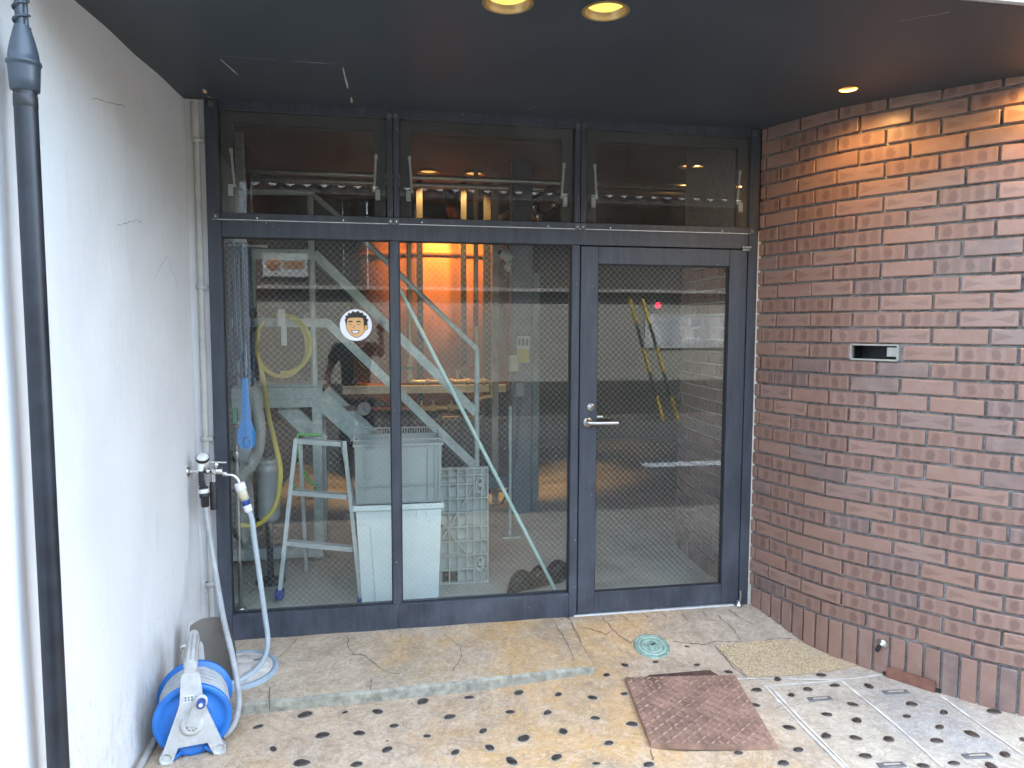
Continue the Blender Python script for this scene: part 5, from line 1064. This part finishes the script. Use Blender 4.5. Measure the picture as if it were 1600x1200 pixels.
m = MB(); m.tube(cr([(.30, 2.6, .88), (.64, 2.6, .885), (.78, 2.6, .90), (.86, 2.6, .96), (.97, 2.6, .98)], 5), .018, 12); m.build("pipe", BRASS, gp_)
for x in (.34, .44, .60):
    m = MB(); m.lathe([(.018, -.03), (.03, -.025), (.03, .025), (.018, .03)], (x, 2.6, .882), (1, 0, 0), 12); m.tube([(x, 2.6, .89), (x, 2.6, .95)], .012, 8); m.build("joint", BRASS, gp_)
m = MB(); m.lathe([(.001, .0), (.058, 0), (.060, -.01), (.060, -.03), (.055, -.034)], (-.154, 2.55, .895), (0, 1, 0), 28); m.build("gauge_case", STEEL, gp_)
m = MB(); m.lathe([(.001, -.026), (.054, -.026)], (-.154, 2.55, .895), (0, 1, 0), 28); dial = m.build("dial", WHITEP, gp_)
m = MB(); m.bar((-.165, 2.5225, .91), (-.13, 2.5225, .865), .005, .002, (0, 1, 0)); m.build("needle", BLACKP, dial)
t = thing("strut_channel", "pale vertical strut channel right of the yellow pipes", "strut", (1.0, 2.6, 0)); m = MB(); m.span((.975, 2.62, 0), (1.030, 2.66, 2.95)); m.build("channel", M("pale_strut_paint", (.46, .44, .36), .5, .1), t)
co = thing("steel_column", "blue grey steel column inside, right of the pipework", "column", (1.16, 2.25, 0))
m = MB(); m.span((1.075, 2.2, 0), (1.250, 2.36, 2.95), 0, .012); m.build("shaft", COLGREY, co); m = MB(); m.span((1.262, 2.26, 0), (1.325, 2.32, 2.05), 0, .008); m.build("side_post", M("teal_grey_paint", (.14, .20, .20), .5), co)
m = MB(); m.tube([(1.058, 2.19, 2.95), (1.058, 2.19, 1.38)], .011, 8); m.build("conduit", M("pinkish_conduit", (.38, .22, .19), .5), co)
t = thing("security_camera", "white security camera on the steel column near the transom", "camera", (1.02, 2.15, 2.2))
m = MB(); m.tube([(1.05, 2.17, 2.165), (.955, 2.11, 2.205)], .034, 16); m.build("housing", WHITEP, t); m = MB(); m.tube([(1.065, 2.19, 2.12), (1.04, 2.17, 2.10), (1.02, 2.15, 2.15)], .014, 8); m.lathe([(.03, -.02), (.034, 0), (.026, .02)], (1.03, 2.165, 2.085), (1, .2, .4), 12); m.build("bracket", WHITEP, t); m = MB(); m.lathe([(.026, 0), (.001, .002)], (.9548, 2.1098, 2.2052), (-.095, -.06, .04), 14); m.build("lens", BLACKP, t)
t = thing("notice_sheet", "small white and yellow notice fixed to the steel column", "notice", (1.18, 2.19, 1.4)); m = MB(); m.span((1.115, 2.192, 1.41), (1.225, 2.197, 1.52)); m.build("white_half", WHITEP, t); m = MB(); m.span((1.115, 2.192, 1.30), (1.225, 2.197, 1.4095)); m.build("yellow_half", YELSIGN, t)
for i in range(3):
    m = MB(); m.span((1.125 + .033 * i, 2.190, 1.44), (1.148 + .033 * i, 2.1915, 1.50)); m.build("print_mark", COLGREY, t)
t = thing("junction_box", "beige junction box on the column, upper of the two", "junction box", (1.10, 2.18, 1.3)); m = MB(); m.span((1.045, 2.14, 1.225), (1.125, 2.19, 1.365), 0, .006); m.build("box", BEIGEP, t); m = MB(); m.span((1.052, 2.137, 1.232), (1.118, 2.1395, 1.358), 0, .001); m.build("lid", BEIGEP, t)
t = thing("junction_box", "grey junction box on the column, lower of the two", "junction box", (1.14, 2.18, 1.1)); m = MB(); m.span((1.095, 2.14, 1.015), (1.175, 2.195, 1.135), 0, .006); m.build("box", CRATEP, t); m = MB(); m.tube([(1.14, 2.17, 1.015), (1.10, 2.15, .5), (1.0, 1.9, .3), (.93, 1.8, .2)], .010, 8); m.build("cable", BROWNP, t)
t = thing("floor_stand", "slim steel stand with a square foot plate behind the mint tube", "stand", (.95, 1.57, 0)); m = MB(); m.tube([(.95, 1.57, .01), (.95, 1.57, 1.0)], .013, 10); m.build("post", GALV, t); m = MB(); m.span((.88, 1.51, 0), (1.02, 1.63, .012)); m.build("foot_plate", GALV, t)
t = thing("overhead_pipes", "steel pipes running under the workshop ceiling behind the transom", "pipes", (.9, 2.2, 2.8))
for y, z in ((2.0, 2.755), (2.25, 2.745)):
    m = MB(); m.tube([(-.98, y, z), (5.1, y, z)], .022, 10); m.build("pipe", STEEL, t)
for p, q in (((1.55, 1.9, 2.80), (1.02, 3.0, 2.55)), ((1.75, 2.1, 2.75), (1.25, 3.0, 2.45))):
    m = MB(); m.tube([p, q], .035, 12); m.build("sloping_pipe", INDARK, t)
for x, y, z, r in ((1.28, 2.3, 2.62, .045), (1.33, 2.35, 2.55, .055), (1.52, 2.3, 2.66, .03), (1.46, 2.3, 2.64, .035)):
    m = MB(); m.lathe([(.001, -r * .6), (r * .7, -r * .6), (r, -r * .2), (r, r * .2), (r * .6, r * .5), (.001, r * .6)], (x, y, z), (.3, -1, .2), 18); m.build("fitting", CHROME, t)
INL = "downlights in the workshop ceiling"
downlight(.42, 2.69, .085, .013, "lit workshop downlight over the left side of the copper vessel", "downlight", INL, 11, 2.94, GLOWI, R(84), tilt=R(34))
downlight(.82, 2.69, .085, .013, "lit workshop downlight over the right side of the copper vessel", "downlight", INL, 11, 2.94, GLOWI, R(84), tilt=R(34))
downlight(2.56, 2.04, .085, .013, "lit workshop downlight seen through the right transom pane", "downlight", INL, .3, 2.94, GLOWI, R(80))
t = thing("alarm_box", "small alarm box with a red light on the back workshop wall", "alarm", (3.84, 5.95, 1.9)); m = MB(); m.span((3.79, 5.95, 1.84), (3.89, 5.999, 1.97), 0, .006); m.build("case", INDARK, t); m = MB(); m.lathe([(.040, 0), (.036, .014), (.022, .030), (.001, .036)], (3.84, 5.949, 1.905), (0, -1, 0), 16); m.build("red_light", mat_emit("red_led", (1, .01, .03), .35), t)

# ------------------------------------------------------------------ across the street (seen only as reflections in the glass)
st_ = thing("street_house", "white walled house across the street under a grey tiled eave", "house", (1, -9.4, -.1))
def sp(name, mat, a, b, par=st_):
    m = MB(); m.span(a, b); return m.build(name, mat, par)
sp("white_wall", WALLW, (-14, -9.5, .58), (16, -9.30, 2.02)); sp("dado", DADO, (-14, -9.5, -.2), (16, -9.28, .578)); sp("beam", M("weathered_beam", (.20, .19, .18), .7), (-14, -9.48, 2.24), (16, -9.20, 2.30)); sp("dark_board", DADO, (-14, -9.5, 2.022), (16, -9.33, 2.238))  # strip of dark timber below the beam
for i in range(34):
    x = -4 + .42 * i; sp("wall_board", BOARD, (x, -9.5, 2.302), (x + .41, -9.34 + .004 * (i % 2), 4.20))
sp("upper_wall", BOARD, (-14, -9.5, 2.302), (-4.005, -9.34, 4.20)); sp("upper_wall", BOARD, (10.285, -9.5, 2.302), (16, -9.34, 4.20))
sp("soffit", DADO, (-14, -9.34, 3.77), (16, -8.66, 3.93))
m = MB(); ny, nx = 2, 400; vs = []
for j in range(2):
    for i in range(nx + 1):
        x = -14 + 30 * i / nx; y = -8.95 - 3.2 * j; vs.append((x, y, 4.05 + 1.45 * j + .035 * math.sin(2 * math.pi * x / .27)))
m.add(vs, [(i, i + 1, nx + 2 + i, nx + 1 + i) for i in range(nx)], True); rf = m.build("roof", TILE, st_)
tm = MB(); n = 10
pr = [(-.135 + .27 * i / n, .040 * math.sin(2 * math.pi * i / n)) for i in range(n + 1)]
tm.add([(a, 0, b) for a, b in pr] + [(a, 0, b - .07) for a, b in pr] + [(a, -.36, b + .16) for a, b in pr], [(i, i + 1, n + 2 + i, n + 1 + i) for i in range(n)] + [(i, i + 1, 2 * n + 3 + i, 2 * n + 2 + i) for i in range(n)], True)
o = tm.build("roof_tile", TILE, None, (0, 0, 0)); tme = o.data; bpy.data.objects.remove(o)
for i in range(56):
    o = bpy.data.objects.new("roof_tile", tme); COL.objects.link(o); o.parent = rf; o.location = Vector((-4.2 + .27 * i, -8.60, 4.02)) - Vector(st_["_w"]) * 0
    rf_w = Vector(rf["_w"]); o.location = Vector((-4.2 + .27 * i, -8.60, 3.965)) - rf_w
for (x0, z0, x1, z1) in ((5.11, -.12, 4.42, 2.12), (5.40, -.12, 4.66, 2.12)):
    t = thing("guy_wire_guard", "yellow and black striped guard of a guy wire across the street, %s one" % ("left" if x0 < 5.2 else "right"), "wire guard", (x0, -8.75, z0), "striped guards across the street")
    a, b = Vector((x0, -8.75, z0)), Vector((x1, -8.75, z1)); nB = 5
    for i in range(nB):
        m = MB(); m.tube([a.lerp(b, i / nB), a.lerp(b, (i + .995) / nB)], .032, 12); m.build("band", GUARDY if i % 2 == 0 else BLACKP, t)
    m = MB(); m.tube([b, b + (b - a) * .75], .008, 6); m.build("wire", BLACKP, t)
t = thing("notice_board", "pale notice board on the white wall across the street", "notice board", (5.7, -9.28, 1.2)); m = MB(); m.span((4.92, -9.298, 1.20), (6.55, -9.262, 1.86)); m.build("panel", NOTICE, t)
for i in range(5):
    m = MB(); m.span((5.0 + .31 * i, -9.2615, 1.26), (5.26 + .31 * i, -9.257, 1.78 - .06 * (i % 2))); m.build("sheet", M("notice_sheet_%d" % i, ((.40, .42, .43), (.27, .30, .33))[i % 2], .6), t)
t = thing("signboard", "small pale signboard high on the house across the street", "sign", (-1.7, -9.3, 2.7)); m = MB(); m.span((-2.0, -9.33, 2.45), (-1.25, -9.28, 2.85)); m.build("panel", NOTICE, t)
m = MB(); m.lathe([(.001, .006), (.11, .006), (.12, 0)], (-1.82, -9.28, 2.66), (0, 1, 0), 18); m.build("round_mark", M("orange_print", (.26, .13, .07), .5), t)
m = MB(); m.span((-1.65, -9.279, 2.59), (-1.30, -9.274, 2.72)); m.build("bar_mark", M("orange_print_bar", (.26, .14, .08), .5), t)
# ------------------------------------------------------------------ the photographer, who shows as a reflection
pn = thing("person", "person in a black T-shirt holding up a phone, reflected in the glass", "person", (-.27, -3.98, -.125))
def skin_obj(name, chains, mat, sub=2, parent=pn):
    vs, es, rs, idx = [], [], [], {}
    for ch in chains:
        prev = None
        for (p, r) in ch:
            key = tuple(round(c, 4) for c in p)
            if key not in idx: idx[key] = len(vs); vs.append(Vector(p) - Vector(pn["_w"])); rs.append(r)
            if prev is not None and prev != idx[key]: es.append((prev, idx[key]))
            prev = idx[key]
    me = bpy.data.meshes.new(name); me.from_pydata(vs, es, []); ob = bpy.data.objects.new(name, me); COL.objects.link(ob); ob.parent = parent; me.materials.append(mat)
    ob["_w"] = pn["_w"]; ob.modifiers.new("skin", 'SKIN')
    if not me.skin_vertices: me.attributes.new("skin", 'FLOAT', 'POINT')
    sv = me.skin_vertices[0].data
    for i, r in enumerate(rs): sv[i].radius = r if isinstance(r, tuple) else (r, r)
    sv[0].use_root = True; ss_ = ob.modifiers.new("smooth", 'SUBSURF'); ss_.levels = sub; ss_.render_levels = sub
    ob.modifiers["skin"].use_smooth_shade = True; return ob
px = -.27; py = -3.98
pel = ((px, py, .90), (.15, .10)); spine = [pel, ((px, py, 1.08), (.135, .095)), ((px, py, 1.26), (.165, .105)), ((px, py, 1.38), (.13, .085)), ((px, py + .01, 1.455), .055), ((px, py + .02, 1.52), .056)]
armr = [((px, py, 1.38), (.13, .085)), ((px + .175, py, 1.375), .055), ((px + .26, py + .05, 1.30), .044), ((px + .27, py + .10, 1.40), .036), ((px + .268, py + .125, 1.50), .026), ((px + .268, py + .135, 1.56), (.036, .018))]
arml = [((px, py, 1.38), (.13, .085)), ((px - .185, py, 1.37), .055), ((px - .30, py - .01, 1.10), .043), ((px - .28, py + .10, .90), .028), ((px - .275, py + .13, .82), (.034, .018))]
legs = [[pel, ((px + sx_ * .10, py, .82), .095), ((px + sx_ * .11, py + .02, .42), .062), ((px + sx_ * .115, py, -.03), .042)] for sx_ in (-1, 1)]
fing = []
for i in range(4): fing.append([((px + .268, py + .135, 1.56), (.036, .018)), ((px + .248 + .016 * i, py + .150, 1.60 + .004 * (i % 3)), .009), ((px + .245 + .018 * i, py + .170, 1.625 - .01 * abs(i - 1.5)), .008)])
fing.append([((px + .268, py + .135, 1.56), (.036, .018)), ((px + .225, py + .155, 1.575), .010), ((px + .215, py + .175, 1.60), .009)])
for i in range(4): fing.append([((px - .275, py + .13, .82), (.034, .018)), ((px - .295 + .016 * i, py + .15, .77), .009), ((px - .292 + .015 * i, py + .145, .735), .008)])
fing.append([((px - .275, py + .13, .82), (.034, .018)), ((px - .245, py + .165, .80), .010), ((px - .243, py + .175, .77), .009)])
skin_obj("body", [spine, armr, arml] + legs + fing, SKIN)
hm = MB(); n = 20; vs = []
for j in range(15):
    th = math.pi * j / 14
    for i in range(n):
        a = 2 * math.pi * i / n; x, y, z = math.sin(th) * math.cos(a), math.sin(th) * math.sin(a), math.cos(th)
        s_ = 1 - .22 * max(0, -z) ** 1.2; yy = y * .098 * s_ + (.012 if z < -.2 and y > .3 else 0); nose = .022 * math.exp(-((x / .16) ** 2 + ((z + .12) / .22) ** 2)) if y > 0 else 0
        eye = -.008 * math.exp(-(((abs(x) - .38) / .14) ** 2 + ((z - .08) / .1) ** 2)) if y > 0 else 0
        vs.append((px + x * .076 * s_, py + .035 + yy + nose + eye, 1.605 + z * .120))
hm.add(vs, [(j * n + i, j * n + (i + 1) % n, (j + 1) * n + (i + 1) % n, (j + 1) * n + i) for j in range(14) for i in range(n)], True)
head = hm.build("head", SKIN, pn)
for sx_ in (-1, 1):
    m = MB(); m.lathe([(.001, -.008), (.018, -.006), (.024, 0), (.020, .008), (.001, .004)], (px + sx_ * .077, py + .03, 1.60), (sx_, -.3, 0), 14); m.build("ear", SKIN, head)
    m = MB(); m.lathe([(.001, .006), (.009, .004), (.011, 0)], (px + sx_ * .029, py + .1235, 1.616), (0, 1, 0), 12); m.build("eye", WHITEP, head); m = MB(); m.bar((px + sx_ * .015, py + .131, 1.640), (px + sx_ * .045, py + .122, 1.640), .007, .006, (0, 1, 0)); m.build("eyebrow", HAIR, head)
m = MB(); m.bar((px - .024, py + .124, 1.545), (px + .024, py + .124, 1.545), .009, .008, (0, 1, 0)); m.build("mouth", M("lip", (.40, .17, .14), .5), head)
hv = [(px + (v[0] - px) * 1.09, py + .03 + (v[1] - py - .03) * 1.08 - .008, 1.605 + (v[2] - 1.605) * 1.09) for v in vs]
m = MB(); m.add(hv, [(j * n + i, j * n + (i + 1) % n, (j + 1) * n + (i + 1) % n, (j + 1) * n + i) for j in range(14) for i in range(n) if (j < 5 or (10 <= i <= 20 and j < 9) or (j < 8 and (i >= 9 or i == 0)) and not (1 <= i <= 9))], True); m.build("hair", HAIR, pn)
skin_obj("t_shirt", [[((px, py, .86), (.172, .122)), ((px, py, 1.08), (.158, .115)), ((px, py, 1.26), (.186, .125)), ((px, py, 1.375), (.148, .10)), ((px, py + .005, 1.425), (.075, .07))],
    [((px, py, 1.375), (.148, .10)), ((px + .18, py, 1.372), .072), ((px + .235, py + .03, 1.325), .062)], [((px, py, 1.375), (.148, .10)), ((px - .19, py, 1.365), .072), ((px - .255, py - .005, 1.20), .062)]], SHIRT)
skin_obj("trousers", [[((px, py, .93), (.160, .112)), ((px + sx_ * .10, py, .80), .112), ((px + sx_ * .11, py + .02, .42), .082), ((px + sx_ * .115, py, -.06), .064)] for sx_ in (-1, 1)], TROUS)
for sx_ in (-1, 1):
    m = MB(); n2 = 12; rings = []
    for i in range(9):
        f = i / 8; wd = .040 + .010 * math.sin(math.pi * f); hh = .085 - .04 * sstep(.25, .9, f); rings += [(px + sx_ * .118 + wd * math.cos(2 * math.pi * k / n2) * (1 if 0 < i < 8 else .6), py - .09 + .27 * f, -.124 + hh * (.5 + .5 * math.sin(2 * math.pi * k / n2))) for k in range(n2)]
    m.add(rings, [(i * n2 + k, i * n2 + (k + 1) % n2, (i + 1) * n2 + (k + 1) % n2, (i + 1) * n2 + k) for i in range(8) for k in range(n2)] + [tuple(range(n2)), tuple(range(8 * n2, 9 * n2))], True); m.build("shoe", SHOE, pn)
t = thing("phone", "dark phone held up in the reflected person's hand", "phone", (0, -3.806, 1.59)); m = MB(); m.span((-.038, -3.812, 1.53), (.038, -3.804, 1.685), 0, .003); m.build("body", BLACKP, t); m = MB(); m.lathe([(.012, 0), (.012, .003), (.001, .003)], (.018, -3.804, 1.665), (0, 1, 0), 14); m.build("lens", CHROME, t)

for o in bpy.data.objects:
    if "_w" in o: del o["_w"]
